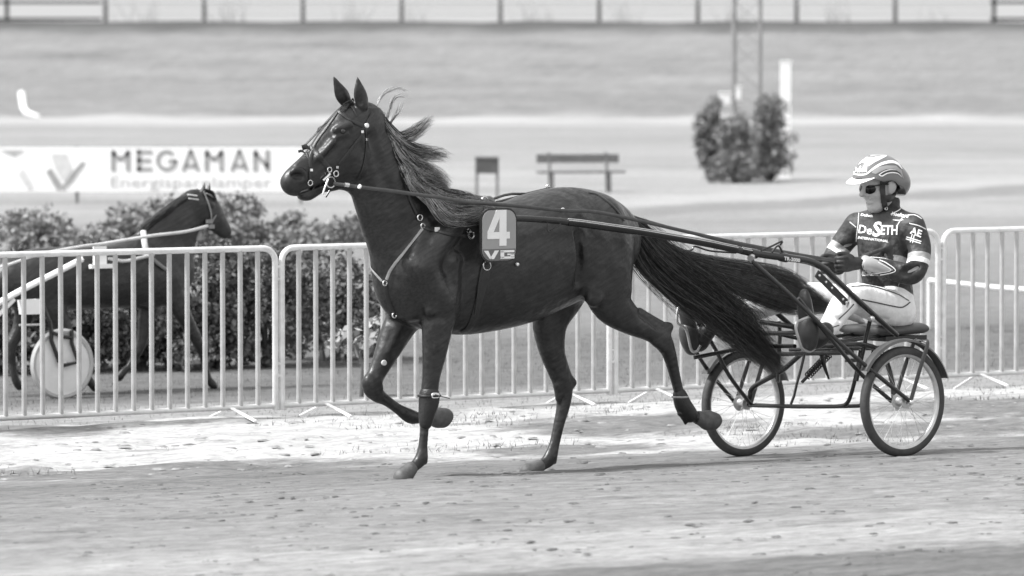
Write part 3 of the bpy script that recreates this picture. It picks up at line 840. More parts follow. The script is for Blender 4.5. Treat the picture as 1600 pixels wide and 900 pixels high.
lock(tail, T1, 3600, r=.0014, seg=13, wob=.036, tip=.55)
lock(tail, [(1000, 378, 0, .06, .06), (1050, 415, 0, .08, .07), (1110, 452, 0, .08, .08), (1160, 485, 0, .06, .07), (1190, 505, 0, .045, .05), (1212, 545, 0, .02, .03)], 600, r=.0012, wob=.05, tip=.7)
lock(tail, [(a_, b_, c_, d_ * 1.35, e_ * 1.3) for a_, b_, c_, d_, e_ in T1], 220, r=.0009, seg=16, wob=.06, tip=.7, spread_pow=.3)
tailA = [[], [], .62]
lock(tailA, [(1000, 372, .0, .05, .05), (1050, 400, -.02, .06, .06), (1110, 420, -.05, .075, .06), (1170, 438, -.08, .11, .06), (1225, 455, -.1, .13, .06), (1262, 470, -.1, .09, .05), (1300, 482, -.1, .012, .02)], 2400, r=.0014, wob=.022, tip=.3)
hair_md = mat('hair_mid', .12, .5, .5, 30)
strands('tail_hair', tail[0] + tailA[0], hair_m, horse); strands('tail_hair', tail[1] + tailA[1], hair_md, horse)
MB().tube([RIG.w(P(x, y, 0)) for x, y in ((958, 328), (982, 350), (1004, 380), (1040, 415), (1080, 448))], [.05, .06, .07, .07, .02], 14).build('tail_dock', coat, horse)
mane = [[], [], .55]
for g, n in (([(600, 192, .02, .03, .03), (616, 214, .05, .035, .03), (640, 212, .07, .035, .03), (660, 197, .08, .022, .03), (676, 184, .08, .008, .02)], 260),
             ([(592, 178, .02, .02, .02), (612, 208, .05, .04, .03), (640, 232, .08, .045, .04), (668, 240, .1, .045, .04), (698, 246, .1, .02, .03)], 260),
             ([(606, 205, .02, .03, .03), (626, 240, .08, .05, .04), (650, 262, .11, .06, .04), (680, 276, .12, .05, .04), (702, 290, .12, .03, .03)], 420),
             ([(620, 228, .04, .03, .03), (636, 262, .10, .05, .03), (652, 290, .13, .06, .03), (676, 298, .14, .05, .03), (704, 296, .14, .03, .03)], 420),
             ([(640, 262, .06, .04, .03), (656, 292, .13, .05, .03), (684, 312, .17, .06, .03), (716, 322, .20, .055, .03), (750, 324, .2, .04, .03), (762, 328, .2, .02, .02)], 460),
             ([(660, 285, .08, .04, .03), (676, 312, .17, .05, .03), (700, 334, .22, .06, .02), (728, 338, .24, .05, .02), (754, 335, .24, .03, .02)], 420),
             ([(690, 300, .06, .03, .03), (716, 308, .10, .04, .03), (742, 315, .12, .03, .03), (760, 322, .14, .02, .02)], 240)):
    lock(mane, g, int(n * 1.7), r=.0011, seg=10, wob=.022, tip=.5)
for g in ([(588, 172, .02, .004, .01), (592, 156, .02, .006, .01), (604, 143, .02, .008, .01), (622, 139, .02, .01, .01), (642, 146, .02, .014, .01)],
          [(602, 196, .02, .006, .01), (610, 170, .03, .006, .01), (618, 152, .03, .01, .01), (640, 148, .03, .014, .01)],
          [(606, 200, .02, .006, .01), (614, 186, .03, .008, .01), (624, 172, .03, .012, .01), (632, 160, .03, .014, .01)],
          [(586, 170, .02, .006, .01), (594, 178, .03, .008, .01), (610, 182, .03, .012, .01)], [(668, 240, .1, .02, .02), (690, 238, .1, .03, .02), (708, 246, .1, .03, .02)]):
    lock(mane, g, 22, r=.0011, seg=12, wob=.012, tip=.5)
strands('mane', mane[0], hair_m, horse); strands('mane', mane[1], hair_lt, horse)
fl = [[], [], .2]
lock(fl, [(552, 158, .0, .012, .03), (540, 166, .02, .014, .03), (530, 178, .03, .012, .02)], 90, r=.0012, wob=.006); strands('forelock', fl[0] + fl[1], hair_m, horse)
# ------------------------------------------------------------------ the sulky
sulky = thing('sulky', 'two wheeled racing sulky with black tube frame behind horse number 4', 'sulky', RIG.w((0, 0, -.04)))
rub = mat('tyre_rubber', .045, .75, .25, 30, .2, 80)
rim_m = mat('rim_alloy', .5, .35, .15, 20, metal=.6)
guard_m = mat('mudguard', .045, .35, .2, 10)
def pt(px, py, s): return RIG.w(P(px, py, s))
def curve(rows, n=6): return spline([tuple(pt(*q)) for q in rows], n)
def LW(l, s, z): return RIG.w((l, s, z))
def mirror(rows): return [RIG.w(np.array(P(*q)) * np.array((1, -1, 1)) + np.array((0, 0, -.09 * abs(q[2]) / .725))) for q in rows]
HUB = {1: P(1410, 627.5, .725), -1: P(1161.5, 630, -.725)}
for sd in (1, -1):
    c = RIG.w(HUB[sd]); ax = RIG.n
    wh = MB().tube([c - ax * .05, c + ax * .05], .016, 12).build('wheel', steel, sulky)
    MB().lathe([(.284, -.020), (.302, -.028), (.321, -.023), (.331, -.009), (.331, .009), (.321, .023), (.302, .028), (.284, .020), (.284, -.020)], c, ax, 72).build('tyre', rub, wh)
    MB().lathe([(.287, -.019), (.274, -.016), (.267, -.009), (.266, 0), (.267, .009), (.274, .016), (.287, .019)], c, ax, 72).build('rim', rim_m, wh)
    MB().lathe([(.016, -.046), (.046, -.044), (.050, -.034), (.030, -.028), (.024, 0), (.030, .026), (.040, .03), (.040, .038), (.012, .044)], c, ax, 28).build('hub', alu, wh)
    sp = MB()
    for i in range(32):
        a = 2 * PI * i / 32; tw = .55 * (1 if (i // 2) % 2 else -1); side_ = .032 * (1 if i % 2 else -1)
        A = c + ax * side_ + (RIG.u * math.cos(a + tw) + ez * math.sin(a + tw)) * .036
        B = c + (RIG.u * math.cos(a) + ez * math.sin(a)) * .266
        sp.tube([A, B], .0011, 5, cap=False)
    sp.build('spokes', alu, wh)
    # mudguard and its stays
    mg = MB(); V = []
    prof = [(-.036, -.012), (-.026, .002), (0, .006), (.026, .002), (.036, -.012), (.026, -.004), (0, 0), (-.026, -.004)]
    an = np.radians(np.linspace(32, 160, 34))
    off = RIG.w(HUB[sd])
    for a in an:
        for (s_, r_2) in prof: V.append(off + (RIG.u * math.cos(a) + ez * math.sin(a)) * (.372 + r_2) + ax * s_)
    m_ = len(prof); Fs = [(i * m_ + k, i * m_ + (k + 1) % m_, (i + 1) * m_ + (k + 1) % m_, (i + 1) * m_ + k) for i in range(len(an) - 1) for k in range(m_)]
    Fs += [tuple(range(m_)), tuple((len(an) - 1) * m_ + k for k in reversed(range(m_)))]
    mg.add(V, Fs); guard = mg.build('mudguard', guard_m, sulky)
    top = off + (RIG.u * math.cos(math.radians(112)) + ez * math.sin(math.radians(112))) * .385
    for o2 in (1, -1):
        e0 = off + ax * .07 * o2
        P_ = [top, top + ax * .045 * o2 + ez * .004, top + ax * .062 * o2 - ez * .02, (top + ax * .066 * o2) * .6 + e0 * .4, e0]
        MB().tube(spline([tuple(q) for q in P_], 5), .016, 8, flat=.35, up=ax).build('stay', guard_m, sulky)
    MB().lathe([(.0001, .012), (.014, .010), (.018, 0), (.018, -.01)], off + ax * (.078 * sd), ax * sd, 16).build('axle_nut', steel, sulky)
SH = [(776, 341, .345), (830, 342, .36), (900, 348, .37), (1000, 362, .385), (1100, 379, .40), (1180, 396, .41), (1240, 404, .42), (1266, 409, .42), (1288, 420, .42), (1310, 441, .42), (1350, 478, .42), (1402, 524, .42)]
rad = [.017, .0185, .02, .02, .02, .021, .022, .022, .021, .019, .017, .015]
def taper(n, rr): return list(np.interp(np.linspace(0, 1, n), np.linspace(0, 1, len(rr)), rr))
pts = curve(SH); MB().tube(pts, taper(len(pts), rad), 14).build('shaft', tube_black, sulky)
mp = spline([tuple(q) for q in mirror(SH)], 6); MB().tube(mp, taper(len(mp), rad), 14).build('shaft', tube_black, sulky)
# dark sleeves along the near shaft, with thin bright tubes imitating its highlights
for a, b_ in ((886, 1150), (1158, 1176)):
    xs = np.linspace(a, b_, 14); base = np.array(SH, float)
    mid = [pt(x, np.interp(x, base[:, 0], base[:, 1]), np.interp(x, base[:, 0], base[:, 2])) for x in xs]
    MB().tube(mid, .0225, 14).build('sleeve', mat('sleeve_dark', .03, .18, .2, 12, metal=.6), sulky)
    for dz_ in (.010, .019): MB().tube([q_ + RIG.n * math.sqrt(.0225 ** 2 - dz_ ** 2) + ez * dz_ for q_ in mid], .0032, 6).build('highlight_line', alu, sulky)
for x, y in ((1177, 396), (1224, 402)):
    p0 = pt(x - 5, y - 1, .41); p1 = pt(x + 5, y + 1, .41); MB().tube([p0, p1], .028, 14).build('clamp', tube_black, sulky)
both = []
def tube2(name, rows, r, n=10, m=tube_black, far=True):
    p = curve(rows, 5); MB().tube(p, r, n).build(name, m, sulky)
    if far:
        p = spline([tuple(q) for q in mirror(rows)], 5); MB().tube(p, r, n).build(name, m, sulky)
tube2('brace', [(1175, 408, .43), (1240, 466, .54), (1330, 552, .70), (1424, 629, .80)], .013)
tube2('brace', [(1247, 466, .53), (1298, 529, .55), (1343, 582, .60), (1393, 627, .65)], .013)
tube2('eye_bolt', [(1175, 398, .41), (1173, 404, .43)], .022, far=False, m=alu)
# axle arch under the seat
zc = HUB[1][2]; zf = HUB[-1][2]
MB().tube(spline([LW(0, -.67, zf), LW(0, -.66, zf + .05), LW(0, -.62, zf + .11), LW(.02, -.34, .46), LW(.02, -.10, .60), LW(0, .10, .635), LW(0, .40, .65), LW(0, .56, .60), LW(0, .64, zc + .12), LW(0, .66, zc)], 6), .016, 12).build('axle_arch', tube_black, sulky)
MB().tube(spline([LW(0, -.67, zf - .01), LW(0, -.40, zf + .0), LW(0, 0, zf + .02), LW(0, .16, zf + .03), LW(0, .235, zf + .05), LW(0, .28, zf + .12), LW(0, .33, .50), LW(0, .36, .62)], 6), .0125, 12).build('foot_bar', tube_black, sulky)
MB().tube(spline([LW(-.05, -.67, zf - .01), LW(-.05, -.3, zf + .0), LW(-.05, .2, zf + .03), LW(-.05, .32, zf + .05), LW(-.05, .37, zf + .13), LW(-.05, .40, .50), LW(-.05, .42, .62)], 6), .0125, 12).build('foot_bar', tube_black, sulky)
tube2('seat_strut', [(1338, 595, .36), (1346, 560, .38), (1355, 520, .40), (1360, 498, .42)], .013, far=True)
MB().lathe([(.0001, .016), (.014, .013), (.018, 0), (.018, -.02)], pt(1362, 498, .45), RIG.n, 16).build('knob', alu, sulky)
MB().box(pt(1333, 563, .40), .09, .05, .02, (RIG.u, RIG.n, ez)).build('bracket', guard_m, sulky)
for z_, l0 in ((.60, .12), (.73, .28), (.62, -.12)):
    MB().tube([LW(l0, -.42, z_ - .04), LW(l0, .42, z_ + .01)], .014, 12).build('cross_tube', tube_black, sulky)
for s in (-.10, .14):
    MB().tube(spline([LW(.28, s, .71), LW(.0, s, .66), LW(-.3, s, .68), LW(-.62, s, .70)], 4), .013, 10).build('seat_rail', tube_black, sulky)
# perforated plate below the bent shaft, with bolt heads
A0, A1 = pt(1276, 424, .43), pt(1322, 470, .43); dd = (A1 - A0) / np.linalg.norm(A1 - A0); up_ = np.cross(dd, RIG.n)
MB().box((A0 + A1) / 2 + np.array((0, 0, -.012)), np.linalg.norm(A1 - A0), .045, .01, (dd, up_, RIG.n)).build('bolt_plate', tube_black, sulky)
for f_ in (.06, .28, .48, .86, .97):
    MB().lathe([(.0001, .006), (.007, .005), (.009, 0), (.009, -.004)], A0 + (A1 - A0) * f_ + np.array((0, 0, -.014)) + RIG.n * .008, RIG.n, 12).build('bolt_head', steel, sulky)
# spring, prop stand
q0, q1 = pt(1262, 588, .05), pt(1297, 552, .05); dq = q1 - q0; xa = np.cross(dq, RIG.n); xa /= np.linalg.norm(xa); ya = np.cross(dq, xa); ya /= np.linalg.norm(ya)
MB().tube([q0 + dq * (i / 160) + (xa * math.cos(i * .5) + ya * math.sin(i * .5)) * .022 for i in range(161)], .0045, 6).tube([q0 - dq * .25, q1 + dq * .1], .010, 10).build('spring', tube_black, sulky)
MB().tube([pt(1283, 552, .08), pt(1289, 575, .08), pt(1295, 592, .08)], [.014, .012, .006], 10).build('prop', tube_black, sulky)
MB().tube([pt(1259, 545, .44), pt(1252, 575, .40), pt(1245, 600, .35), pt(1241, 618, .30), pt(1236, 631, .22)], .014, 10, flat=.6).build('stirrup_post', tube_black, sulky)
MB().tube([pt(1190, 503, -.1), pt(1242, 511, .3)], .016, 10).build('stirrup_bar', tube_black, sulky)
MB().tube([pt(1150, 540, -.42), pt(1242, 541, .3)], .013, 10).build('stirrup_bar', tube_black, sulky)
MB().tube([LW(.55, -.55, .55), LW(.3, -.42, .60)], .013, 10).build('stirrup_bar', tube_black, sulky)
cup_m = mat('stirrup_leather', .03, .4, .3, 20, .2, 80)
def stirrup(loop, cup, s):
    st = MB().tube(spline([tuple(pt(x, y, s + d)) for x, y, d in loop], 5), .0085, 10).build('stirrup', alu, sulky)
    q = Skin(RIG, pt_l(cup[0], s) - .22, pt_l(cup[0], s) + .22, .006)
    q.chain([tuple(P(x, y, s)) + (r1, r2) for x, y, r1, r2 in cup], k=.01)
    q.chain([tuple(P(x + 2, y - 5, s)) + (r1 - .012, r2 - .012) for x, y, r1, r2 in cup], k=.008, sub=True)
    q.build('cup', cup_m, st)
def pt_l(c, s): return P(c[0], c[1], s)
stirrup([(1281, 500, .05), (1270, 494, .06), (1250, 501, .06), (1243, 508, .06), (1248, 530, .06), (1254, 545, .04), (1266, 549, 0), (1278, 540, -.05)], [(1265, 505, .065, .062), (1263, 520, .066, .060), (1264, 536, .050, .050)], .46)
stirrup([(1094, 540, .05), (1088, 549, .05), (1080, 546, .05), (1072, 515, .06), (1058, 503, .06), (1060, 478, .05), (1064, 470, .02)], [(1076, 515, .060, .058), (1078, 530, .06, .055), (1081, 544, .045, .045)], -.50)
# the seat
st = Skin(RIG, P(1375, 520, 0) - .5, P(1375, 520, 0) + .5, .008)
sx = P(1378, 515, 0)
for s in (-.14, 0, .14): st.seg(sx + np.array((.14, s, .0)), sx + np.array((-.17, s, .01)), .030, .034, .10, .10, k=.03)
st.build('seat', mat('seat_vinyl', .05, .45, .2, 20), sulky)
MB().box(RIG.w(sx + np.array((-.02, 0, -.045))), .34, .40, .03, (RIG.u, RIG.n, ez)).build('seat_pan', tube_black, sulky)
# hooked rein holders on the shafts
for s, rows in ((.42, [(1190, 391, .42), (1205, 385, .42), (1222, 377, .42), (1219, 383, .42)]), (.42, [(1206, 394, .41), (1216, 384, .41), (1224, 395, .41), (1238, 402, .41)]), (-.42, [(1150, 395, -.3), (1110, 392, -.32), (1086, 385, -.34), (1080, 391, -.34), (1060, 393, -.36)])):
    MB().tube(spline([tuple(pt(*q)) for q in rows], 4), .006, 8).build('rein_hook', tube_black, sulky)
MB().tube(spline([tuple(pt(*q)) for q in ((855, 348, .39), (856, 361, .39), (862, 360, .39), (876, 350, .39))], 4), .004, 6).build('rein_hook', tube_black, sulky)
# maker's sticker on the shaft
V, Fs = text_tris('TR-2000', .03)
a0, a1, a2 = pt(1225, 406.5, .446), pt(1250, 410, .446), pt(1225.4, 400.5, .446)
mb = MB(); mb.v = [tuple(a0 + (a1 - a0) * v[0] + (a2 - a0) * v[1]) for v in V]; mb.f = list(Fs); mb.build('lettering', white, sulky, smooth=False)
# ------------------------------------------------------------------ reins
reins = thing('reins', 'long leather reins from the bit of horse number 4 to the driver', 'reins', pt(900, 330, .3))
rein_m = mat('rein_leather', .06, .45, .3, 20)
R1 = [(521, 287, .095), (545, 290, .14), (575, 294, .15), (610, 298, .18), (645, 303, .21), (690, 309, .25), (730, 316, .27), (757, 318, .28), (810, 322, .30), (880, 329, .31), (930, 331, .31), (990, 343, .30), (1060, 359, .27), (1130, 375, .22), (1200, 389, .17), (1260, 400, .12), (1316, 409, .09)]
MB().tube(curve(R1, 5), .0105, 8, flat=.3, up=RIG.n).build('rein', rein_m, reins)
R2 = [(856, 296, -.22), (930, 316, -.22), (1000, 342, -.2), (1080, 364, -.17), (1160, 384, -.12), (1230, 397, -.08), (1300, 411, -.05)]
MB().tube(curve(R2, 5), .0085, 8, flat=.3, up=RIG.n).build('rein', rein_m, reins)
MB().tube([pt(538, 288, .16), pt(545, 289, .165)], .013, 8).build('buckle', steel, reins)
MB().tube([pt(561, 291, .165), pt(563, 292, .165)], .013, 8).build('buckle', white, reins)
# ------------------------------------------------------------------ the driver
driver = thing('person', 'driver in dark jacket, striped helmet, sunglasses and white trousers sitting on the sulky', 'person', RIG.w(P(1385, 510, 0)))
skin_m = mat('skin', .37, .5, .08, 25, .1, 200)
def mk_attr_mat(name, base, bands, rough=.6, edge=.004, bump=.35):
    """cloth whose sewn bands follow a length measured along the limb (attribute 'along')."""
    m = mat(name, base, rough, .25, 14, bump, 45, sheen=.0); t = m.node_tree; b = t.nodes['Principled BSDF']
    src = b.inputs['Base Color'].links[0].from_socket
    at = t.nodes.new('ShaderNodeAttribute'); at.attribute_name = 'along'
    cur = src
    for lo, hi, v in bands:
        a = t.nodes.new('ShaderNodeMath'); a.operation = 'GREATER_THAN'; a.inputs[1].default_value = lo; t.links.new(at.outputs['Fac'], a.inputs[0])
        c = t.nodes.new('ShaderNodeMath'); c.operation = 'LESS_THAN'; c.inputs[1].default_value = hi; t.links.new(at.outputs['Fac'], c.inputs[0])
        d = t.nodes.new('ShaderNodeMath'); d.operation = 'MULTIPLY'; t.links.new(a.outputs[0], d.inputs[0]); t.links.new(c.outputs[0], d.inputs[1])
        x = t.nodes.new('ShaderNodeMix'); x.data_type = 'RGBA'; t.links.new(d.outputs[0], x.inputs[0]); t.links.new(cur, x.inputs[6]); x.inputs[7].default_value = (v, v, v, 1)
        cur = x.outputs[2]
    t.links.new(cur, b.inputs['Base Color'])
    return m
def bare(rows, d): return [tuple(P(a, b_, c)) + (r1 - d, r2 - d) for a, b_, c, r1, r2 in rows]
D_TORSO = [(1388, 492, 0, .13, .17), (1388, 470, 0, .135, .17), (1386, 440, 0, .128, .165), (1382, 405, 0, .128, .18), (1381, 372, 0, .122, .185), (1384, 348, 0, .092, .165), (1386, 334, 0, .07, .09)]
D_SHO = [(1340, 352, -.19, .075, .075), (1384, 346, 0, .075, .07), (1424, 353, .19, .075, .075)]
D_ARM_N = [(1426, 354, .20, .074, .074), (1436, 385, .25, .070, .068), (1434, 412, .285, .066, .062), (1424, 428, .29, .062, .058), (1400, 424, .245, .058, .055), (1374, 416, .19, .050, .048), (1350, 412, .14, .040, .040)]
D_ARM_F = [(1338, 353, -.20, .074, .074), (1320, 376, -.25, .068, .066), (1306, 396, -.28, .062, .060), (1300, 408, -.27, .058, .055), (1303, 414, -.20, .052, .050), (1310, 418, -.12, .044, .044)]
D_LEG_N = [(1400, 487, .10, .115, .11), (1384, 480, .16, .108, .095), (1358, 472, .24, .098, .085), (1334, 466, .31, .085, .075), (1316, 478, .36, .072, .066), (1302, 500, .40, .060, .058), (1288, 520, .44, .048, .047)]
D_LEG_F = [(1378, 487, -.10, .115, .11), (1340, 476, -.18, .10, .09), (1288, 466, -.27, .088, .08), (1238, 464, -.34, .078, .072), (1190, 480, -.40, .065, .06), (1140, 500, -.45, .055, .053), (1108, 512, -.49, .048, .046)]
D_NECK = [(1386, 345, 0, .062, .062), (1384, 325, 0, .058, .058), (1382, 305, 0, .058, .056)]
lo = np.array((-.95, -.75, .25)); hi = np.array((1.1, .75, 1.75))
body = Skin(RIG, lo, hi, .0062)
body.chain(bare(D_TORSO, .02), k=.03)
body.chain(bare(D_SHO, .02), k=.03)
for r_3 in (D_ARM_N, D_ARM_F, D_LEG_N, D_LEG_F): body.chain(bare(r_3, .014), k=.03)
body.chain(bare(D_NECK, 0), k=.03)
hd = Skin(RIG, P(1372, 290, 0) - .24, P(1372, 290, 0) + .24, .0036)
def headshape(sk, k=.02):
    sk.seg(P(1378, 276, 0), P(1372, 276, 0), .118, .115, .092, .092, k=k)                  # skull
    sk.chain([tuple(P(1366, 284, 0)) + (.075, .074), tuple(P(1367, 300, 0)) + (.070, .066), tuple(P(1369, 313, 0)) + (.054, .053), tuple(P(1369, 321, 0)) + (.038, .038)], k=.03)
    sk.chain([tuple(P(1386, 300, .058)) + (.034, .022), tuple(P(1378, 318, .048)) + (.028, .022), tuple(P(1369, 324, .02)) + (.026, .026)], k=.025)
    sk.chain([tuple(RIG.PM(1386, 300, .058, -1)) + (.034, .022), tuple(RIG.PM(1378, 318, .048, -1)) + (.028, .022), tuple(RIG.PM(1369, 324, .02, -1)) + (.026, .026)], k=.025)
    sk.seg(P(1364, 325, 0), P(1366, 325, 0), .024, .026, .026, .03, k=.018)              # chin
    sk.chain([tuple(P(1353, 289, 0)) + (.014, .012), tuple(P(1350, 297, 0)) + (.015, .012), tuple(P(1346.5, 304, 0)) + (.0165, .015)], k=.012, ks=.004)   # nose
    for s in (1, -1):
        sk.seg(RIG.PM(1353.5, 305, .014, s), RIG.PM(1356, 304, .018, s), .010, .010, k=.008)
        sk.seg(RIG.PM(1366, 302, .040, s), RIG.PM(1374, 304, .058, s), .024, .026, k=.025)        # cheeks
        sk.seg(RIG.PM(1358, 288, .02, s), RIG.PM(1367, 288, .054, s), .014, .014, k=.015)
        sk.chain([tuple(RIG.PM(1393, 286, .098, s)) + (.024, .013), tuple(RIG.PM(1394, 293, .100, s)) + (.024, .013), tuple(RIG.PM(1391, 300, .094, s)) + (.012, .009)], k=.01)
        sk.seg(RIG.PM(1391.5, 289, .118, s), RIG.PM(1391, 296, .116, s), .012, .008, k=.006, sub=True)
        sk.seg(RIG.PM(1359, 295, .036, s), RIG.PM(1361, 295, .040, s), .016, .016, k=.012, sub=True)
    sk.seg(P(1356, 311.5, 0) + np.array((-.006, -.02, 0)), P(1356, 311.5, 0) + np.array((-.006, .02, 0)), .009, .009, k=.012)
    sk.seg(P(1357, 316, 0) + np.array((-.006, -.018, 0)), P(1357, 316, 0) + np.array((-.006, .018, 0)), .010, .010, k=.012)
    sk.chain([tuple(RIG.PM(1362, 313.6, .03, -1)) + (.004, .004), tuple(P(1354, 313.8, 0)) + (.004, .004), tuple(P(1362, 313.6, .03)) + (.004, .004)], k=.005, sub=True)
headshape(body); body.build('body', skin_m, driver)
hd.chain(bare(D_NECK, 0), k=.03); headshape(hd)
face = hd.build('face', skin_m, driver)
# jacket
jack = Skin(RIG, lo, hi, .0062)
jack.chain(bare(D_TORSO[1:], -.004), k=.03); jack.chain(bare(D_SHO, -.002), k=.04)
jack.chain(bare([(1386, 336, 0, .074, .078), (1388, 322, 0, .066, .066), (1390, 314, 0, .062, .062)], 0), k=.02)
jack.chain(bare([(1389, 318, 0, .052, .052), (1391, 306, 0, .054, .054)], 0), k=.006, sub=True)
jack.chain(bare(D_ARM_N, -.002), k=.022); jack.chain(bare(D_ARM_F, -.002), k=.022)
for a, b_, r in (((1345, 410, .14), (1390, 396, .10), .010), ((1352, 432, .10), (1398, 418, .14), .012), ((1400, 372, .2), (1418, 398, .2), .012), ((1408, 430, .32), (1434, 418, .33), .010), ((1346, 385, -.06), (1350, 420, -.06), .012), ((1300, 392, -.22), (1330, 382, -.2), .010), ((1372, 440, .16), (1406, 436, .16), .012)):
    jack.seg(P(*a), P(*b_), r, r * .8, k=.03, sub=True)      # creases
for a, b_, r in (((1350, 400, .12), (1394, 384, .14), .014), ((1412, 416, .32), (1440, 404, .31), .012), ((1356, 425, .13), (1392, 428, .15), .014), ((1296, 400, -.24), (1318, 398, -.22), .012)):
    jack.seg(P(*a), P(*b_), r, r * .7, k=.03)
jm = mk_attr_mat('jacket_cloth', .028, [(.58, .70, .30), (.70, .80, .8)])
relief(jm, 11, .05, .7); jacket = jack.build('jacket', jm, driver)
def along(V):
    """0 at the shoulder to 1 at the elbow on either upper arm; below zero elsewhere."""
    out = np.full(len(V), .5)
    for rows, s in ((D_ARM_N, 1), (D_ARM_F, -1)):
        a = P(*rows[0][:3]); b_ = P(*rows[3][:3]); d = b_ - a; L2 = d @ d
        t = (V - a) @ d / L2; r = np.linalg.norm(V - a - np.clip(t, 0, 1.1)[:, None] * d, axis=1)
        k = V[:, 1] * s > .16; out[k] = t[k]
    return out
at = jacket.data.attributes.new('along', 'FLOAT', 'POINT'); at.data.foreach_set('value', along(jack.V).astype(np.float32))
# trousers
trs = Skin(RIG, lo, hi, .0062)
trs.chain(bare(D_TORSO[:3], -.002), k=.03); trs.chain(bare(D_LEG_N, -.004), k=.035); trs.chain(bare(D_LEG_F, -.004), k=.035)
for a, b_, r in (((1390, 463, .22), (1412, 478, .2), .012), ((1330, 452, .36), (1322, 480, .42), .010), ((1300, 488, .46), (1312, 500, .46), .010), ((1360, 498, .3), (1385, 500, .24), .010)):
    trs.seg(P(*a), P(*b_), r, r * .7, k=.03, sub=True)
cloth_w = mat('white_cloth', .74, .75, .08, 10, .4, 30)
relief(cloth_w, 8, .05, .5); trousers = trs.build('trousers', cloth_w, driver)
pipe = mat('piping', .03, .6)
for p, wd in (([(1346, 468), (1370, 473), (1404, 480), (1414, 478), (1422, 472)], 2.0), ([(1334, 475), (1325, 485), (1310, 499)], 1.6), ([(1292, 517), (1300, 512), (1311, 508)], 1.4), ([(1330, 448), (1360, 447), (1400, 459), (1420, 470)], 1.4)):
    decal('piping', stroke(p, wd), trs.bvh, pipe, trousers)
# gloves, boots
glove_m = mat('glove', .015, .6, .3, 30, .2, 90)
def fist(c, s, name='glove'):
    c0 = P(c[0], c[1], s)
    q = Skin(RIG, c0 - .16, c0 + .17, .0036)
    B = lambda l, ss, z: tuple(c0 + np.array((l, ss, z)))
    q.chain([B(-.085, .02, .0) + (.036, .036), B(-.05, .01, .0) + (.038, .034), B(-.01, .005, .0) + (.045, .030), B(.02, .0, .002) + (.045, .028)], k=.02)
    for i, (z, ln) in enumerate(((.036, .95), (.013, 1.05), (-.011, 1.0), (-.034, .82))):
        q.chain([B(.02, .022, z) + (.0135, .0135), B(.045 * ln, .020, z) + (.0130, .0130), B(.066 * ln, -.004, z - .002) + (.0125, .0125), B(.055 * ln, -.030, z - .004) + (.012, .012), B(.028 * ln, -.034, z - .004) + (.011, .011)], k=.004, ks=.004)
    q.chain([B(-.03, .012, .036) + (.020, .018), B(.0, -.006, .055) + (.016, .016), B(.034, -.012, .060) + (.014, .014), B(.060, -.018, .056) + (.012, .012)], k=.008, ks=.004)
    return q.build(name, glove_m, driver)
fist((1322, 412), .10); fist((1299, 415), -.05)
boot2 = mat('boot_black', .014, .4, .25, 20, .15, 60)
def boot(rows, s, name='boot'):
    q = Skin(RIG, np.min([P(a, b_, s) for a, b_, *_ in rows], 0) - .12, np.max([P(a, b_, s) for a, b_, *_ in rows], 0) + .12, .005)
    q.chain([tuple(P(a, b_, s)) + (r1, r2) for a, b_, r1, r2 in rows], k=.02)
    return q.build(name, boot2, driver)
boot([(1290, 516, .050, .048), (1284, 526, .050, .046), (1272, 531, .052, .045), (1264, 520, .045, .045), (1260, 496, .043, .050), (1257, 472, .036, .048), (1257, 456, .018, .03)], .45)
boot([(1110, 510, .052, .05), (1100, 525, .052, .05), (1092, 536, .052, .048), (1082, 528, .046, .046), (1076, 505, .044, .05), (1072, 484, .034, .045), (1071, 472, .018, .03)], -.495)
# helmet
hel = Skin(RIG, P(1372, 285, 0) - .28, P(1372, 285, 0) + .28, .004)
hel.seg(P(1377, 281, 0), P(1368, 280, 0), .156, .152, .128, .126, k=.02)
hel.seg(P(1390, 292, 0), P(1396, 286, 0), .105, .10, .112, .112, k=.04)
cutp = P(1360, 316, 0)
hel.seg(P(1340, 318, 0), P(1376, 326, 0), .155, .155, .5, .5, k=.004, sub=True)
hel.seg(P(1386, 330, 0), P(1402, 336, 0), .12, .12, .5, .5, k=.004, sub=True)
for s in (1, -1): hel.seg(RIG.PM(1391, 297, .06, s), RIG.PM(1391, 297, .2, s), .055, .06, k=.006, sub=True)
hel.seg(P(1376, 282, 0), P(1366, 284, 0), .136, .132, .108, .106, k=.004, sub=True)
hm = mat('helmet_shell', .14, .25, .08, 10, spec=.6)
helmet = hel.build('helmet', hm, driver)
pk = Skin(RIG, P(1345, 280, 0) - .22, P(1345, 280, 0) + .22, .004)
pk.chain([tuple(P(1360, 273, 0)) + (.016, .095), tuple(P(1349, 278, 0)) + (.009, .095), tuple(P(1338, 283.5, 0)) + (.006, .08), tuple(P(1331, 287.5, 0)) + (.004, .045)], k=.01, ks=.004)
pk.build('peak', white, helmet)
lg = mat('helmet_grey', .30, .3)
for m_, p in ((white, [(1341, 258), (1346, 252), (1354, 246), (1365, 246), (1377, 243.5), (1388, 243), (1378, 248), (1366, 254), (1357, 260), (1353, 256), (1347, 254)]),
              (lg, [(1366, 262), (1385, 258.5), (1400, 259), (1408, 266), (1412, 280), (1406, 270), (1396, 264), (1384, 264.5), (1374, 269), (1368, 272), (1362, 270)]),
              (lg, [(1352, 243.5), (1366, 241.8), (1380, 241.6), (1390, 243.5), (1378, 242.9), (1364, 245), (1354, 245.5)])):
    decal('patch', p, hel.bvh, m_, helmet, step=2.5)
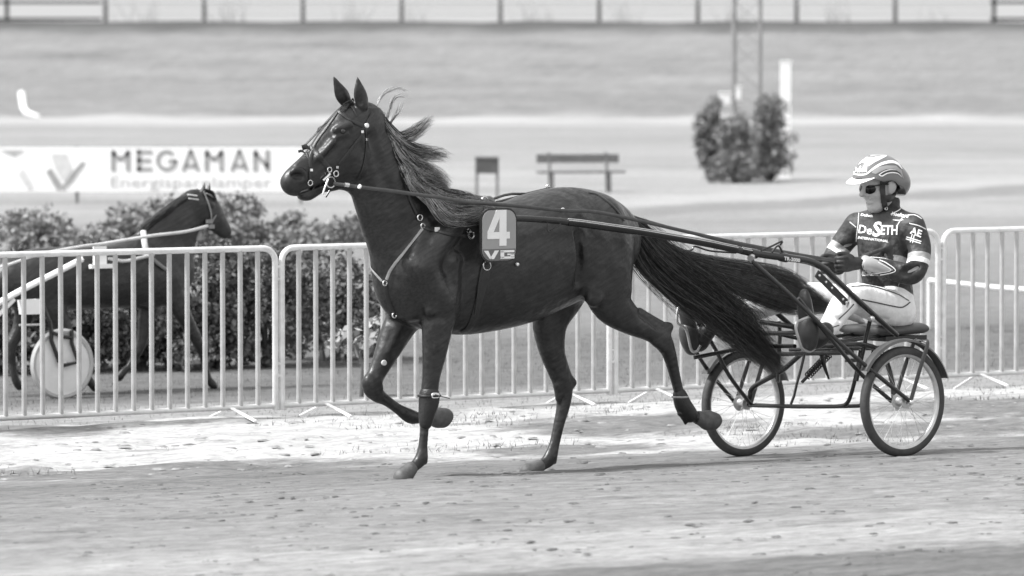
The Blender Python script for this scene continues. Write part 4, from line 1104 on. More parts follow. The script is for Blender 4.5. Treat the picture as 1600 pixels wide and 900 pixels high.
for m_, p, wd in ((white, [(1334, 272), (1343, 273), (1352, 272.5), (1358, 269), (1366, 262.5), (1378, 256), (1392, 253), (1402, 256), (1409, 264)], [1.5, 2.4, 2.4, 2.4, 3.0, 4.2, 4.4, 3.4, 1]),
                  (pipe, [(1376, 273.5), (1383, 269.5), (1392, 267.2), (1400, 268), (1407, 273)], [1, 2.4, 2.6, 2.2, .8]), (white, [(1373, 273), (1378, 275), (1386, 271), (1395, 269.8), (1403, 271.5), (1409, 277)], [1.4, 1.8, 1.8, 1.8, 1.5, .6]), (white, [(1373, 273.5), (1380, 268.6), (1390, 265.4), (1399, 265.8)], [1.3, 1.2, 1.1, .6])):
    decal('stripe', stroke(p, wd), hel.bvh, m_, helmet, step=2.5, off=.003)
lettering('lettering', 'DeSeth', ((1334, 270), (1354.5, 269), (1335, 260)), hel.bvh, white, helmet, off=.004)
# straps round the ear and under the chin
hb = hd.bvh
for p, wd in (([(1379, 282), (1378, 296), (1380, 312), (1382, 322), (1383, 329)], .040), ([(1380, 284), (1387, 280), (1396, 281), (1402, 287), (1403, 296), (1399, 304), (1391, 309), (1382, 311)], .046)):
    strap('chin_strap', p, wd, boot2, helmet, bvh=hb, off=.006)
ring_at('buckle', 1382.5, 324, .010, .003, steel, helmet, bvh=hb, off=.012)
# sunglasses
gl = mat('dark_glass', .006, .12, 0, spec=.3)
sg = MB(); 
sung = MB().tube(spline([tuple(RIG.w(P(x, y, s))) for x, y, s in ((1354, 291, .0), (1361, 290.5, .05), (1368, 290, .076), (1378, 288.5, .094), (1388, 288, .10))], 5), .0042, 8).build('sunglasses', boot2, driver)
for s in (1, -1):
    c = RIG.PM(1359, 295.5, .036, s); d = np.array((.93, .33 * s, .0)); d /= np.linalg.norm(d); x_ = np.array((-d[1], d[0], 0))
    V = []; Fs = []
    for j, (rr, hh) in enumerate(((0.0, .010), (.6, .0075), (1.0, 0))):
        for i in range(20):
            a = 2 * PI * i / 20; ca, sa = math.cos(a), math.sin(a)
            V.append(RIG.w(c + x_ * ca * rr * .043 + np.array((0, 0, 1)) * sa * rr * .031 * (1 - .12 * ca) + d * hh))
    for j in range(2):
        for i in range(20): Fs.append((j * 20 + i, j * 20 + (i + 1) % 20, j * 20 + 20 + (i + 1) % 20, j * 20 + 20 + i))
    MB().add(V, Fs).build('lens', gl, sung)
# lettering and marks on the jacket
jb = jack.bvh
cl = mat('print_white', .7, .6)
lettering('lettering', 'De', ((1341, 364), (1362, 367), (1343.5, 351)), jb, cl, jacket)
lettering('lettering', 'S', ((1363, 370), (1376, 370), (1366, 346)), jb, cl, jacket, bold=.03)
lettering('lettering', 'ETH', ((1376, 367), (1402, 367), (1377, 352)), jb, cl, jacket, bold=.03)
lettering('lettering', 'INTERNATIONAL', ((1341, 373), (1388, 379), (1341.5, 369)), jb, cl, jacket, bold=.03)
lettering('lettering', 'DeSeth', ((1345, 337.5), (1364, 340), (1346, 333.5)), jb, cl, jacket, bold=.03)
lettering('lettering', 'Hoofcare', ((1393, 337), (1419, 341), (1394.5, 331)), jb, cl, jacket, bold=.03)
decal('stripe', stroke([(1395, 343.5), (1404, 344.5), (1412, 343.5)], [1, 1.8, .6]), jb, cl, jacket)
lettering('lettering', 'AE', ((1421.5, 364.5), (1438.5, 371.5), (1424, 353.5)), jb, cl, jacket, bold=.03)
for a in (stroke([(1416.5, 370), (1439.5, 377.5)], 1.5), stroke([(1415.8, 373), (1438.8, 380.5)], 1.5), stroke([(1425.5, 365.5), (1422.6, 378.5)], 1.4), stroke([(1428.8, 366.5), (1426, 379.5)], 1.4)):
    decal('cross', a, jb, cl, jacket, step=2)
for p, wd in (([(1342, 333), (1341, 350), (1339, 366), (1338, 378)], 1.1), ([(1402, 352), (1412, 339), (1428, 336), (1440, 342)], 1.2), ([(1421, 349), (1436, 353), (1451, 361)], 1.4), ([(1413, 321), (1404, 329), (1392, 335)], 1.3), ([(1328, 347), (1338, 355)], 1.3)):
    decal('piping', stroke(p, wd), jb, cl, jacket)
decal('cuff_panel', [(1345, 401), (1352, 399), (1372, 407), (1396, 422), (1372, 428), (1346, 430), (1350, 418)], jb, lg, jacket)
decal('piping', stroke([(1374, 406.5), (1386, 412), (1399, 423), (1380, 428.5), (1348, 430.5)], 1.4), jb, cl, jacket, off=.0035)
decal('piping', stroke([(1372, 410), (1392, 422), (1374, 426), (1352, 428)], .9), jb, cl, jacket, off=.0035)
 
# ------------------------------------------------------------------ crowd barriers
galv = mat('galvanised', .66, .4, .15, 12, metal=.25)
FA = at_depth(0, 655, 32.1); FB = at_depth(1600, 580, 36.7)
fd = np.array((FB[0] - FA[0], FB[1] - FA[1], 0)); fd /= np.linalg.norm(fd); fn = np.array((-fd[1], fd[0], 0)) * -1      # fn faces the track
def along_fence(px):
    d = ray(px, 400); k = np.array((FA[0], FA[1]))
    A_ = np.array([[d[0], -fd[0]], [d[1], -fd[1]]]); return np.linalg.solve(A_, k - CAM[:2])[1]
joints = [along_fence(435) - 2.72, along_fence(435), along_fence(957), along_fence(1470), along_fence(1470) + 2.75]
def zf_(a): return np.interp(a, (0, along_fence(1600)), (.075, .085))
def fpos(a, z, o=0.0): p = np.array((FA[0], FA[1], 0)) + fd * a + fn * o; p[2] = zf_(a) + z; return p
HT = 1.045
labels = ['grey crowd barrier at far left, dark horse running behind its bars', 'crowd barrier behind the chest and forelegs of horse number 4', 'crowd barrier behind the hind legs and tail of horse number 4', 'crowd barrier at far right behind the driver']
for k in range(4):
    a0, a1 = joints[k] + .025, joints[k + 1] - .025
    o_ = thing('crowd_barrier', labels[k], 'barrier', fpos((a0 + a1) / 2, -.08), 'crowd barriers along the track')
    rr = .09; c = []
    for cx, cz, s0 in ((a1 - rr, HT - rr, 0), (a0 + rr, HT - rr, 90)):
        for i in range(7):
            an = math.radians(s0 + 15 * i); c.append((cx + rr * math.cos(an), cz + rr * math.sin(an)))
    loop = [(a1, -.03)] + [(a1, .4)] + c + [(a0, .4), (a0, -.03)]
    fr_ = MB().tube([fpos(*q) for q in loop], .0205, 10).tube([fpos(a0, 0), fpos(a1, 0)], .018, 10)
    fr_.build('frame', galv, o_)
    nb = 20
    bar = None
    for i in range(1, nb):
        a = a0 + (a1 - a0) * i / nb
        if bar is None:
            bar = MB().tube([fpos(a, .01), fpos(a, HT - .01)], .0165, 8).build('bar', mat('galvanised_bar', .40, .5, .15, 12, metal=.1), o_); b_loc = np.array(fpos(a, 0))
        else:
            b2 = bar.copy(); COL.objects.link(b2); b2.parent = o_; b2.location = tuple(np.array(fpos(a, 0)) - b_loc)
    for a, sg_ in ((a0 + .34, 1), (a1 - .34, -1)):
        for s in (1, -1):
            g = fpos(a, 0, .32 * s); gz = ground_z(g[0], g[1]); g[2] = gz + .012
            MB().tube([fpos(a, 0, .0), fpos(a, -.005, .03 * s), g], .017, 8, flat=.5).build('foot', mat('white_paint', .8), o_)
    for z in ((.20, .28), (.84, .92)):
        MB().tube([fpos(a1, z[0]), fpos(a1 + .05, z[0]), fpos(a1 + .05, z[1]), fpos(a1, z[1])], .014, 8).build('clip', galv, o_)

# ------------------------------------------------------------------ dark pony trotting to the right behind the barrier
PO = at_depth(190, 600, 37.4)
PR = Frame((PO[0], PO[1]), 33, flip=True)
pony = thing('horse', 'dark horse in pale harness trotting right behind the left barrier', 'horse', (PO[0], PO[1], -.02))
p2 = Skin(PR, (-1.6, -.4, -.15), (1.5, .4, 1.75), .010)
P2 = PR.P
def rows2(rows): return [tuple(P2(a, b_, c)) + (d, e) for a, b_, c, d, e in rows]
def ribs2(ribs):
    out = []
    for (x0, y0), (x1, y1), hw in ribs:
        a = P2(x0, y0, 0); b_ = P2(x1, y1, 0); out.append(tuple((a + b_) / 2) + (float(np.linalg.norm(a - b_)) / 2, hw))
    return out
p2.chain(ribs2([((2, 420), (6, 465), .10), ((20, 398), (30, 480), .16), ((60, 388), (66, 484), .19), ((110, 386), (112, 484), .20), ((160, 384), (160, 482), .20), ((205, 378), (205, 480), .19), ((245, 378), (240, 478), .16), ((272, 392), (268, 462), .11)]), k=.02)
p2.chain(ribs2([((205, 372), (276, 456), .11), ((235, 346), (284, 425), .09), ((262, 322), (292, 386), .07), ((290, 302), (304, 358), .055)]), k=.05)
p2.chain(ribs2([((308, 298), (296, 336), .05), ((323, 300), (308, 347), .062), ((336, 315), (320, 355), .055), ((345, 332), (332, 361), .042), ((352, 345), (341, 367), .036), ((357, 353), (346, 371), .033)]), k=.02)
for s in (1, -1): p2.seg(PR.PM(326, 316, .058, s), PR.PM(331, 320, .056, s), .018, .014, k=.02)
for p in ([(262, 440, .09, .10, .07), (285, 490, .1, .065, .05), (306, 528, .1, .045, .04), (316, 552, .1, .032, .03), (323, 580, .1, .022, .021), (327, 594, .1, .026, .025), (334, 603, .1, .03, .03)],
          [(240, 450, -.09, .10, .07), (228, 500, -.1, .06, .05), (222, 532, -.1, .042, .038), (214, 552, -.1, .032, .03), (202, 572, -.1, .022, .021), (194, 580, -.1, .025, .024), (186, 590, -.1, .03, .03)],
          [(50, 440, .09, .14, .09), (82, 480, .1, .09, .06), (102, 515, .1, .055, .045), (112, 540, .1, .042, .034), (128, 572, .1, .024, .022), (138, 592, .1, .028, .026), (148, 606, .1, .03, .03)],
          [(36, 440, -.09, .14, .09), (40, 480, -.1, .09, .06), (30, 515, -.1, .055, .045), (18, 540, -.1, .042, .034), (20, 572, -.1, .024, .022), (24, 592, -.1, .028, .026), (30, 604, -.1, .03, .03)]):
    p2.chain(rows2(p), k=.04)
p2.seg(P2(317, 300, .035), P2(320, 285, .04), .022, .006, k=.01); p2.seg(P2(325, 300, -.035), P2(328, 286, -.04), .022, .006, k=.01)
p2.build('body', coat, pony)
for nm_, g, n in (('mane', [(312, 298, 0, .02, .03), (280, 316, .02, .03, .03), (250, 338, .03, .03, .03), (215, 364, .03, .03, .03)], 220), ('forelock', [(318, 296, .02, .01, .02), (332, 302, .04, .012, .02), (336, 318, .04, .012, .02)], 50), ('tail_hair', [(8, 410, 0, .03, .03), (-14, 440, 0, .05, .05), (-26, 500, 0, .06, .05), (-30, 560, 0, .04, .04)], 220)):
    m2_ = [[], [], .3]; lock(m2_, g, n, fr=PR, r=.003, seg=7, wob=.012); strands(nm_, m2_[0] + m2_[1], hair_m, pony)
ph_ = thing('harness', 'pale harness on the dark horse behind the left barrier', 'harness', PR.w(P2(160, 385, .1)))
pale = mat('pale_strap', .5, .6, .15, 20)
def tb(pts, r, name, par, m, fl=1.0): return MB().tube(spline([tuple(PR.w(P2(*q))) for q in pts], 4), r, 8, flat=fl).build(name, m, par)
for p_ in ([(318, 298, .05), (326, 318, .075), (330, 334, .07), (330, 350, .055)], [(337, 336, .05), (332, 345, .058), (328, 356, .05)], [(322, 302, .06), (330, 306, .05), (336, 312, .02)]): tb(p_, .012, 'bridle_strap', ph_, mat('mid_strap', .2, .6), .5)
tb([(325, 353, .07), (290, 362, .14), (240, 368, .2), (190, 376, .22), (165, 380, .22)], .012, 'rein', ph_, pale)
tb([(165, 380, .22), (120, 386, .24), (60, 398, .26), (0, 418, .28), (-40, 430, .3)], .010, 'rein', ph_, pale)
tb([(224, 361, .09), (226, 380, .17), (230, 400, .20)], .022, 'strap', ph_, pale, .5)
tb([(170, 404, .22), (195, 408, .22), (222, 402, .22), (240, 398, .2)], .012, 'strap', ph_, pale)
tb([(234, 400, .19), (250, 414, .19), (262, 422, .16), (275, 424, .08)], .014, 'strap', ph_, mat('mid_strap', .2, .6))
MB().box(PR.w(P2(156, 402, .225)), .10, .16, .03, (PR.u, ez, PR.n)).box(PR.w(P2(160, 416, .24)), .20, .03, .05, (PR.u, ez, PR.n)).build('saddle_pad', white, ph_)
for x, y in ((327, 346), (330, 354)): MB().box(PR.w(P2(x, y, .075)), .05, .03, .02, (PR.u, ez, PR.n)).build('bit_plate', mat('mid_strap', .2), ph_)
for x, y in ((302, 310), (300, 304)): MB().tube([PR.w(P2(x - 7, y, .07)), PR.w(P2(x + 8, y + 2, .07))], .006, 6).build('strap', pale, ph_)

cart = thing('sulky', 'white wheeled sulky behind the left barrier, its shaft against the dark horse', 'sulky', PR.w(P2(98, 620, .32)))
wc = PR.w(P2(97, 569, .36))
whl = MB().tube([wc - PR.n * .04, wc + PR.n * .04], .02, 10).build('wheel', steel, cart)
MB().lathe([(.0001, .012), (.09, .016), (.225, .006), (.225, -.006), (.09, -.016), (.0001, -.012)], wc, PR.n, 48).build('disc', mat('disc_white', .72, .5, .1, 6), whl)
MB().lathe([(.224, -.016), (.245, -.020), (.262, 0), (.245, .020), (.224, .016), (.224, -.016)], wc, PR.n, 48).build('tyre', mat('pale_tyre', .42, .7, .1, 20), whl)
for x0, y0, x1, y1 in ((80, 532, 92, 564), (112, 536, 122, 566)):
    MB().tube([PR.w(P2(x0, y0 - 20, .39)), PR.w(P2(x0, y0, .40)), PR.w(P2(x1, y1, .40)), PR.w(P2(98, 571, .40))], .016, 8).build('fork', tube_black, cart)
MB().tube([PR.w(P2(q, r, .40)) for q, r in ((78, 500), (80, 518), (96, 526), (114, 528))], .014, 8).build('fork', tube_black, cart)
tb([(128, 405, .27), (80, 430, .32), (40, 450, .36), (0, 472, .40), (-60, 505, .42)], .024, 'shaft', cart, white)
tb([(22, 468, .38), (0, 490, .40), (-40, 525, .42)], .016, 'shaft', cart, white)
tb([(60, 440, .34), (66, 470, .36), (78, 505, .39)], .014, 'brace', cart, tube_black)
MB().prism([(-.10, .045), (.05, .05), (.085, .02), (.085, -.06), (-.085, -.06)], PR.w(P2(49, 478, .37)), PR.u * 1, ez, PR.n, .06).build('foot_rest', white, cart, smooth=False)
MB().tube([PR.w(P2(30, 508, .40)), PR.w(P2(68, 507, .40))], .008, 8).build('foot_rest', pale, cart)

# pale rail seen through the right-hand barrier
r0, r1 = at_depth(1452, 438, 46.0), at_depth(1664, 457, 44.6)
rl = thing('guard_rail', 'thin pale rail seen through the bars of the far right barrier', 'rail', (r0 + r1) / 2)
MB().tube([r0, (r0 + r1) / 2 - np.array((0, 0, .012)), r1], .024, 8).build('rail', mat('rail_pale', .6, .5), rl)
for q in (r0, r1): MB().tube([(q[0], q[1], ground_z(q[0], q[1]) - .05), tuple(q)], .022, 8).build('post', mat('rail_pale', .6), rl)

# ------------------------------------------------------------------ bushes
leaf_dk = mat('leaf_dark', .10, .65, .45, 1.5); leaf_md = mat('leaf_mid', .13, .65, .4, 1.5); leaf_pl = mat('leaf_pale', .18, .65, .3, 1.5); leaf_lt = mat('leaf_light', .30, .65, .3, 2); wood = mat('bark', .06, .8, .3, 20)
def leaves(name, C, n, size, m, parent, shade=None, aspect=.55):
    V = np.zeros((n, 4, 3)); 
    d = rng.normal(size=(n, 3)); d /= np.linalg.norm(d, axis=1)[:, None]
    e = rng.normal(size=(n, 3)); e -= d * (d * e).sum(1)[:, None]; e /= np.linalg.norm(e, axis=1)[:, None]
    sz = size * rng.uniform(.4, 1.7, (n, 1))
    V[:, 0] = C - d * sz; V[:, 1] = C - e * sz * aspect; V[:, 2] = C + d * sz; V[:, 3] = C + e * sz * aspect
    Q_ = np.arange(4 * n).reshape(n, 4)
    return mesh_np(name, V.reshape(-1, 3), Q_, m, parent, smooth=False)
def bush(name, label, cat, base, clumps, n, size, group=None, mats=(leaf_dk, leaf_md), stems=5, sparse=0):
    o = thing(name, label, cat, base, group)
    base = np.array(base, float)
    mb = MB()
    for c, r in clumps[:stems]:
        c = base + np.array(c); mid = base * .5 + c * .5 + rng.normal(size=3) * .05
        mb.tube([base + np.array((rng.uniform(-.06, .06), rng.uniform(-.06, .06), -.03)), mid, c], [.03, .02, .008], 6)
    mb.build('trunk', wood, o)
    W_ = np.array([r[0] * r[1] * r[2] for _, r in clumps]); W_ = W_ / W_.sum()
    for m_, fr in zip(mats, (.62, .38)):
        pts = []
        for (c, r), w_ in zip(clumps, W_):
            k = int(n * fr * w_)
            v = rng.normal(size=(k, 3)); v /= np.linalg.norm(v, axis=1)[:, None]
            rad_ = rng.uniform(.35, 1, (k, 1)) ** .5 * (1 + rng.normal(size=(k, 1)) * .10)
            pts.append(base + np.array(c) + v * rad_ * np.array(r))
        pts = np.vstack(pts)
        lump_ = np.array([mnoise.noise(Vector(p * 3.2 / max(.5, size * 14))) for p in pts])
        pts = pts[(lump_ > -.22) if m_ is mats[0] else (lump_ > -.05)]
        pts = pts[pts[:, 2] > base[2] + .02]
        leaves('crown', pts, len(pts), size, m_, o)
    return o
def clumpset(w_, d_, h_, n, seed, low=.15):
    r0 = random.Random(seed); out = []
    for i in range(n):
        x = r0.uniform(-.5, .5) * w_; y = r0.uniform(-.4, .4) * d_; z = h_ * r0.uniform(low, .85) * (1 - .35 * (abs(x) / (w_ / 2)) ** 2)
        r = r0.uniform(.20, .32) * min(w_, h_); out.append(((x, y, z), (r * 1.15, r, r * .9)))
    return out
BL = [(15, 39.6, 'broad dark bush behind the hind legs of the horse at left', .98, 1.2), (125, 39.8, 'dark bush behind the saddle of the horse running right', 1.02, 1.2), (225, 40.0, 'dark bush behind the forelegs of the horse running right', 1.02, 1.2),
      (330, 40.2, 'dark bush straight below the muzzle of the left horse', 1.02, 1.2), (425, 40.4, 'dark bush behind the gap between the two left barriers', 1.05, 1.2), (515, 41.2, 'dark bush just left of the chest of horse number 4', 1.0, 1.15)]
for i, (px, Y_, lab, h_, w_) in enumerate(BL):
    b0 = at_depth(px, 500, Y_); b0[2] = ground_z(b0[0], b0[1])
    bush('bush', lab, 'bush', b0, clumpset(w_ * .7, .8, h_, 16, 30 + i, .12), 11000, .021, 'dark bushes behind the barriers')
BL = [(85, 'pale bush left of the withers of the left horse, under the emblem of the banner', 1.0), (200, 'pale bush under the first letters of MEGAMAN', 1.12), (300, 'pale bush behind the head of the left horse', 1.1), (395, 'pale bush under the last letters of MEGAMAN', 1.12), (490, 'pale bush below the muzzle of horse number 4', .9)]
for i, (px, lab, h_) in enumerate(BL):
    b0 = at_depth(px, 430, 55 + i * .4); b0[2] = ground_z(b0[0], b0[1])
    bush('bush', lab, 'bush', b0, clumpset(1.25, .8, h_ * .74, 18, 60 + i, .2), 10000, .026, 'paler bushes farther back', mats=(leaf_pl, leaf_lt))
b0 = at_depth(572, 500, 36.9); b0[2] = ground_z(b0[0], b0[1])
bush('shrub', 'small pale twiggy plant beside the chest of horse number 4', 'plant', b0, [((-.08, 0, .40), (.2, .15, .10)), ((.1, 0, .50), (.15, .12, .10)), ((.05, .05, .3), (.12, .1, .1))], 420, .028, None, (leaf_lt, leaf_md), 3)
# three clipped conifers far back
for i, (px, wd, top, lab) in enumerate(((1108, 62, 150, 'leftmost of the three tall shrubs round the mast foot'), (1150, 84, 172, 'middle and lowest of the three shrubs round the mast foot'), (1204, 84, 146, 'rightmost and broadest shrub, in front of the white post'))):
    Y_ = 96 + i * .5 - (1 if i == 1 else 0); g = at_depth(px, 285, Y_); g[2] = ground_z(g[0], g[1]); sc = Y_ / F
    h_ = (285 - top) * sc; w_ = wd * sc
    cl_ = []
    for j in range(22):
        f_ = (j + .5) / 22; cl_.append(((rng.uniform(-.20, .20) * w_, rng.uniform(-.25, .25) * w_, h_ * (.06 + .86 * f_)), (w_ * .31 * (1 - .35 * f_ ** 4) * rng.uniform(.85, 1.15), w_ * .34, h_ * .11)))
    bush('shrub', lab, 'shrub', g, cl_, 15000, .025, 'shrubs round the mast', mats=(leaf_md, leaf_lt), stems=6)

# ------------------------------------------------------------------ mast, post, boxes
mast_m = mat('mast_steel', .20, .6, .2, 4, metal=.3)
g = at_depth(1167, 280, 98); g[2] = ground_z(g[0], g[1])
mast = thing('lattice_mast', 'tall thin lattice mast rising behind the three shrubs', 'mast', g)
mw = 41 * 98 / F
lg4 = [g + np.array((sx_ * mw / 2, sy_ * mw / 2, 0)) for sx_, sy_ in ((-1, -1), (1, -1), (1, 1), (-1, 1))]
for q in lg4: MB().tube([q, q + np.array((0, 0, 5.5))], .036 if q[0] < g[0] else .024, 8).build('leg', mast_m, mast)
for z in np.arange(.1, 5.4, .42):
    for i in range(4):
        a, b_ = lg4[i], lg4[(i + 1) % 4]
        if int(round(z / .42)) % 2: a, b_ = b_, a
        MB().tube([a + np.array((0, 0, z)), b_ + np.array((0, 0, z + .42))], .006, 5).build('brace', mast_m, mast)
g2 = at_depth(1227, 275, 99.5); g2[2] = ground_z(g2[0], g2[1])
MB().box(g2 + np.array((0, 0, 1.15)), .20, .14, 2.3).box(g2 + np.array((0, 0, 2.312)), .22, .16, .03).build('post', white, tag_parent := thing('white_post', 'plain white post standing behind the rightmost shrub', 'post', g2))
for px, py, w_, h_, lab in ((1133, 155, .22, .24, 'small white box on the left leg of the mast'), (1154, 146, .10, .26, 'narrow pale box beside the left leg of the mast')):
    c = at_depth(px, py, 97.4); o_ = thing('junction_box', lab, 'box', c)
    MB().box(c, w_, .12, h_).box(c + np.array((0, -.005, h_ / 2 + .012)), w_ + .03, .15, .022).build('case', mat('white_paint', .8), o_)
    MB().box(c + np.array((0, -.064, 0)), w_ * .8, .008, h_ * .8).build('door', mat('disc_white', .72), o_)

# ------------------------------------------------------------------ bench and small board
bwood = mat('bench_wood', .13, .7, .3, 6, stretch=(.3, 4, 4))
g = at_depth(905, 300, 89); g[2] = ground_z(g[0], g[1])
bench = thing('park_bench', 'long grey wooden bench on the pale grass beyond the horse', 'bench', g)
sc = 89 / F; bd = np.array((math.cos(.22), math.sin(.22), 0)); bn = np.array((-bd[1], bd[0], 0))
for z0 in (.555, .632): MB().box(g + bd * (-.0) + bn * .12 + np.array((0, 0, z0)), 1.50, .03, .074, (bd, bn, ez)).build('backrest', bwood, bench)
for o2 in (-.13, 0, .10): MB().box(g + bn * (o2 - .1) + np.array((0, 0, .36)), 1.56, .085, .04, (bd, bn, ez)).build('seat', bwood, bench)
for s in (-.52, .52):
    MB().tube([g + bd * s - bn * .15 + np.array((0, 0, -.02)), g + bd * s - bn * .12 + np.array((0, 0, .34))], .03, 8).build('leg', bwood, bench)
    MB().tube([g + bd * s + bn * .02 + np.array((0, 0, -.02)), g + bd * s + bn * .06 + np.array((0, 0, .36)), g + bd * s + bn * .15 + np.array((0, 0, .70))], .028, 8).build('leg', bwood, bench)
g = at_depth(761, 312, 84); g[2] = ground_z(g[0], g[1])
board = thing('notice_board', 'small dark board on two legs left of the bench', 'board', g)
sc = 84 / F
zt = 2.38 - (247 - 90) * sc; zb = 2.38 - (271 - 90) * sc
MB().box((g[0], g[1], (zt + zb) / 2), 36 * sc, .04, zt - zb).build('panel', mat('board_dark', .07, .6, .3, 5), board)
MB().box((g[0], g[1], zt + .01), 38 * sc, .07, .03).build('cap', bwood, board)
for s in (-1, 1): MB().box((g[0] + s * 16 * sc, g[1] + .03, (zt + g[2]) / 2 - .02), .05, .05, zt - g[2]).build('leg', mat('post_wood', .16, .7), board)

# ------------------------------------------------------------------ banner
by = 82.0
B0 = at_depth(-60, 299, by); B1 = at_depth(474, 299, by); zt = 2.38 - (230 - 90) * by / F; zb = B0[2]
ban = thing('banner', 'long white MEGAMAN advertising banner stretched beyond the bushes', 'banner', ((B0[0] + B1[0]) / 2, by, zb))
MB().box(((B0[0] + B1[0]) / 2, by, (zt + zb) / 2), B1[0] - B0[0], .03, zt - zb).build('sheet', white, ban)
for px in (-55, 120, 295, 470):
    q = at_depth(px, 299, by); MB().tube([(q[0], by + .05, ground_z(q[0], by) - .05), (q[0], by + .05, zt + .02)], .03, 8).build('post', mast_m, ban)
ink = mat('print_grey', .30, .6); ink2 = mat('print_pale', .40, .6); ink3 = mat('print_faint', .55, .6)
def bpoly(name, polys, m):
    mb = MB()
    for o in polys:
        mb.prism([(x * by / F, -y * by / F) for x, y in o], (CAM[0] - 800 * by / F + 0, by - .021, 2.38 + 90 * by / F), (1, 0, 0), (0, 0, 1), (0, -1, 0), .008)
    return mb.build(name, m, ban, smooth=False)
def bar2(x0, y0, x1, y1, w_):
    d = np.array((x1 - x0, y1 - y0), float); d /= np.linalg.norm(d); n_ = np.array((-d[1], d[0])) * w_ / 2
    return [(x0 + n_[0], y0 + n_[1]), (x1 + n_[0], y1 + n_[1]), (x1 - n_[0], y1 - n_[1]), (x0 - n_[0], y0 - n_[1])]
t0, t1 = 234, 267
def letter(ch, x, w_):
    b_ = 7; o = []
    if ch == 'M': o = [bar2(x + 3, t0, x + 3, t1, 7.5), bar2(x + w_ - 3, t0, x + w_ - 3, t1, 7.5), bar2(x + 2, t0 + 4, x + w_ / 2, t0 + 16, 7), bar2(x + w_ / 2, t0 + 16, x + w_ - 2, t0 + 4, 7)]
    if ch == 'E': o = [bar2(x + 3, t0, x + 3, t1, 7.5), bar2(x, t0 + 3, x + w_, t0 + 3, 6), bar2(x, (t0 + t1) / 2, x + w_ * .9, (t0 + t1) / 2, 6), bar2(x, t1 - 3, x + w_, t1 - 3, 6)]
    if ch == 'A': o = [bar2(x + 2, t1, x + w_ / 2, t0, 6), bar2(x + w_ - 2, t1, x + w_ / 2, t0, 6), bar2(x + 6, t1 - 8, x + w_ - 6, t1 - 8, 6)]
    if ch == 'N': o = [bar2(x + 3, t0, x + 3, t1, 7.5), bar2(x + w_ - 3, t0, x + w_ - 3, t1, 7.5), bar2(x + 2, t0 + 4, x + w_ - 2, t1 - 6, 7)]
    if ch == 'G':
        R = 14; cx, cy = x + w_ / 2, (t0 + t1) / 2
        pts = [(cx + R * math.cos(a), cy - R * 1.0 * math.sin(a)) for a in np.radians(np.linspace(45, 360, 18))]
        o = [bar2(*pts[i], *pts[i + 1], 6) for i in range(len(pts) - 1)] + [bar2(cx + 2, cy + 1, cx + R + 2, cy + 1, 6)]
    return o
xs = (174, 214, 244, 284, 320, 360, 396); ws = (29, 24, 33, 28, 29, 28, 25)
for ch, x, w_ in zip('MEGAMAN', xs, ws): bpoly('letter', [[p for p in q] for q in letter(ch, x, w_)], ink)
V, Fs = text_tris('Energisparelamper', .0)
mb = MB(); mb.v = [tuple(at_depth(173 + v[0] * 252, 298 - v[1] * 22, by - .022)) for v in V]; mb.f = list(Fs); mb.build('lettering', ink2, ban, smooth=False)
bpoly('emblem', [[(0, 234), (22, 234), (38, 234), (22, 244)]], ink2); bpoly('emblem', [[(72, 268), (80, 262), (98, 290), (92, 298), (86, 293)]], ink)
bpoly('emblem', [[(128, 252), (134, 254), (112, 284), (98, 298), (96, 293), (110, 272)]], ink); bpoly('emblem', [[(36, 262), (52, 290), (44, 296), (28, 272)]], ink3); bpoly('emblem', [[(80, 240), (104, 240), (112, 262), (98, 282), (86, 262)]], ink3)

# ------------------------------------------------------------------ railing along the top of the bank and the white marker at far left
ry = 214.6
def top_z(x): return ground_z(x, ry)
rail = thing('railing', 'post and rail fence along the top of the far bank', 'fence', (0, ry, top_z(0)))
k = ry / F; rm = mat('rail_dark', .07, .6)
PX = [12 - 154 + i * 154.0 for i in range(13)]
for px in PX:
    x = (px - 800) * k; zt_ = 2.38 + (90 + 4) * k
    MB().box((x, ry, (top_z(x) - .1 + zt_) / 2), .17, .15, zt_ - top_z(x) + .1).build('post', rm, rail)
for py, r in ((4, .035), (12, .02), (22, .02)):
    MB().tube([((x_ - 800) * k, ry - .10, 2.38 + (90 - py) * k) for x_ in (160, 1546)], r, 6).build('wire', mat('wire_grey', .3, .6), rail)
for a, b_ in ((-140, 160), (1546, 1750)):
    for py in (4, 30): MB().tube([((x_ - 800) * k, ry - .12, 2.38 + (90 - py) * k) for x_ in (a, b_)], .06, 8).build('rail', tube_black, rail)
mk = thing('marker', 'bent white marker lying on the grass bank at far left', 'marker', at_depth(35, 182, 196))
MB().tube([at_depth(x, y, 196.0 - (182 - y) * .0 - .2) + np.array((0, (182 - y) * .045, 0)) for x, y in ((27, 146), (34, 168), (40, 176), (52, 180), (62, 182))], [.11, .11, .10, .08, .04], 8).build('arm', white, mk)
# pale bare shrubs beyond the railing, far off
for i in range(9):
    px = 190 + i * 160 + rng.uniform(-40, 40); x = (px - 800) * 236 / F; g = np.array((x, 236 + rng.uniform(0, 8), 0)); g[2] = ground_z(g[0], g[1])
    o_ = thing('bare_shrub', 'pale leafless shrub beyond the railing on the bank', 'shrub', g, 'bare shrubs beyond the railing')
    mb = MB()
    for j in range(16):
        a = rng.uniform(-1, 1); hgt = rng.uniform(.8, 2.0); b1 = g + np.array((a * .3, 0, -.1)); m1 = g + np.array((a * .8 + rng.uniform(-.2, .2), rng.uniform(-.3, .3), hgt * .6)); e1 = m1 + np.array((rng.uniform(-.6, .6), 0, hgt * .5))
        mb.tube([b1, m1, e1], [.03, .02, .008], 4)
    mb.build('trunk', mat('pale_twig', .30, .8), o_)

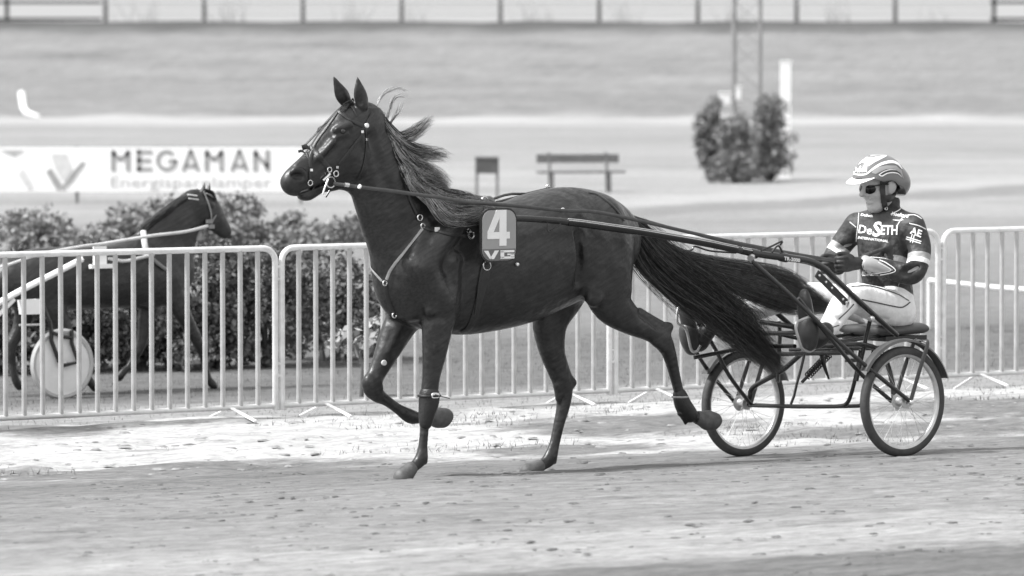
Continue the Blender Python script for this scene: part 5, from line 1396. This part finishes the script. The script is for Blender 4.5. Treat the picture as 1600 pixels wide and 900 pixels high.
# ------------------------------------------------------------------ clods and grit thrown on the track, dead grass on the verge
def clods(name, n, tr, ar, s0, s1, m, dens=None):
    V = []; Q_ = []; b0 = 0
    base = np.array([(-1, -1, -.5), (1, -1, -.5), (1, 1, -.5), (-1, 1, -.5), (-.6, -.6, .55), (.6, -.6, .55), (.6, .6, .55), (-.6, .6, .55)])
    fq = np.array([(0, 1, 5, 4), (1, 2, 6, 5), (2, 3, 7, 6), (3, 0, 4, 7), (4, 5, 6, 7)])
    for i in range(n):
        t_ = rng.uniform(*tr); a_ = rng.uniform(*ar); x = NW[0] + t_ * TV[0] + a_ * TU[0]; y = NW[1] + t_ * TV[1] + a_ * TU[1]
        s = s0 + (s1 - s0) * rng.random() ** 3; an_ = .52 + rng.normal() * .5; c, sn = math.cos(an_), math.sin(an_)
        v = base * (1 + rng.uniform(-.35, .35, base.shape)) * s * np.array((2.0, .9, .45))
        v = v @ np.array(((c, sn, 0), (-sn, c, 0), (0, 0, 1))) + np.array((x, y, float(base_z(t_, y)) + s * .1))
        V.append(v); Q_.append(fq + b0); b0 += 8
    o_ = mesh_np(name, np.vstack(V), np.vstack(Q_), m); return tag(o_, kind='stuff')
clods('gravel', 7000, (-8, 2.1), (-7.5, 8), .002, .017, mat('clod', .10, .9, .5, 30))
clods('gravel', 1500, (2.1, 4.6), (-7, 8), .004, .022, mat('clod_sand', .20, .9, .4, 30))
gp = []
for i in range(15000):
    t_ = rng.uniform(2.0, 5.6); a_ = rng.uniform(-7, 8)
    if mnoise.noise(Vector((a_ * .55, t_ * 1.3, 5.0))) < (.18 if t_ < 4.5 else .05): continue
    x = NW[0] + t_ * TV[0] + a_ * TU[0]; y = NW[1] + t_ * TV[1] + a_ * TU[1]; gp.append((x, y, float(base_z(t_, y))))
for i in range(16000):
    t_ = rng.uniform(5.2, 14); a_ = rng.uniform(-8, 10); x = NW[0] + t_ * TV[0] + a_ * TU[0]; y = NW[1] + t_ * TV[1] + a_ * TU[1]; gp.append((x, y, float(base_z(t_, y))))
gp = np.array(gp); n = len(gp)
hh_ = rng.uniform(.012, .036, n); an = rng.uniform(0, 6.28, n); lean = rng.normal(size=(n, 2)) * .018
V = np.zeros((n, 3, 3)); dx = np.stack([np.cos(an), np.sin(an), 0 * an], 1) * .0035
V[:, 0] = gp - dx - (0, 0, .01); V[:, 1] = gp + dx - (0, 0, .01); V[:, 2] = gp + np.stack([lean[:, 0], lean[:, 1], hh_], 1)
gr_o = mesh_np('grass', V.reshape(-1, 3), np.arange(3 * n).reshape(n, 3), mat('dead_grass', .14, .8, .35, 3), smooth=False); tag(gr_o, kind='stuff')
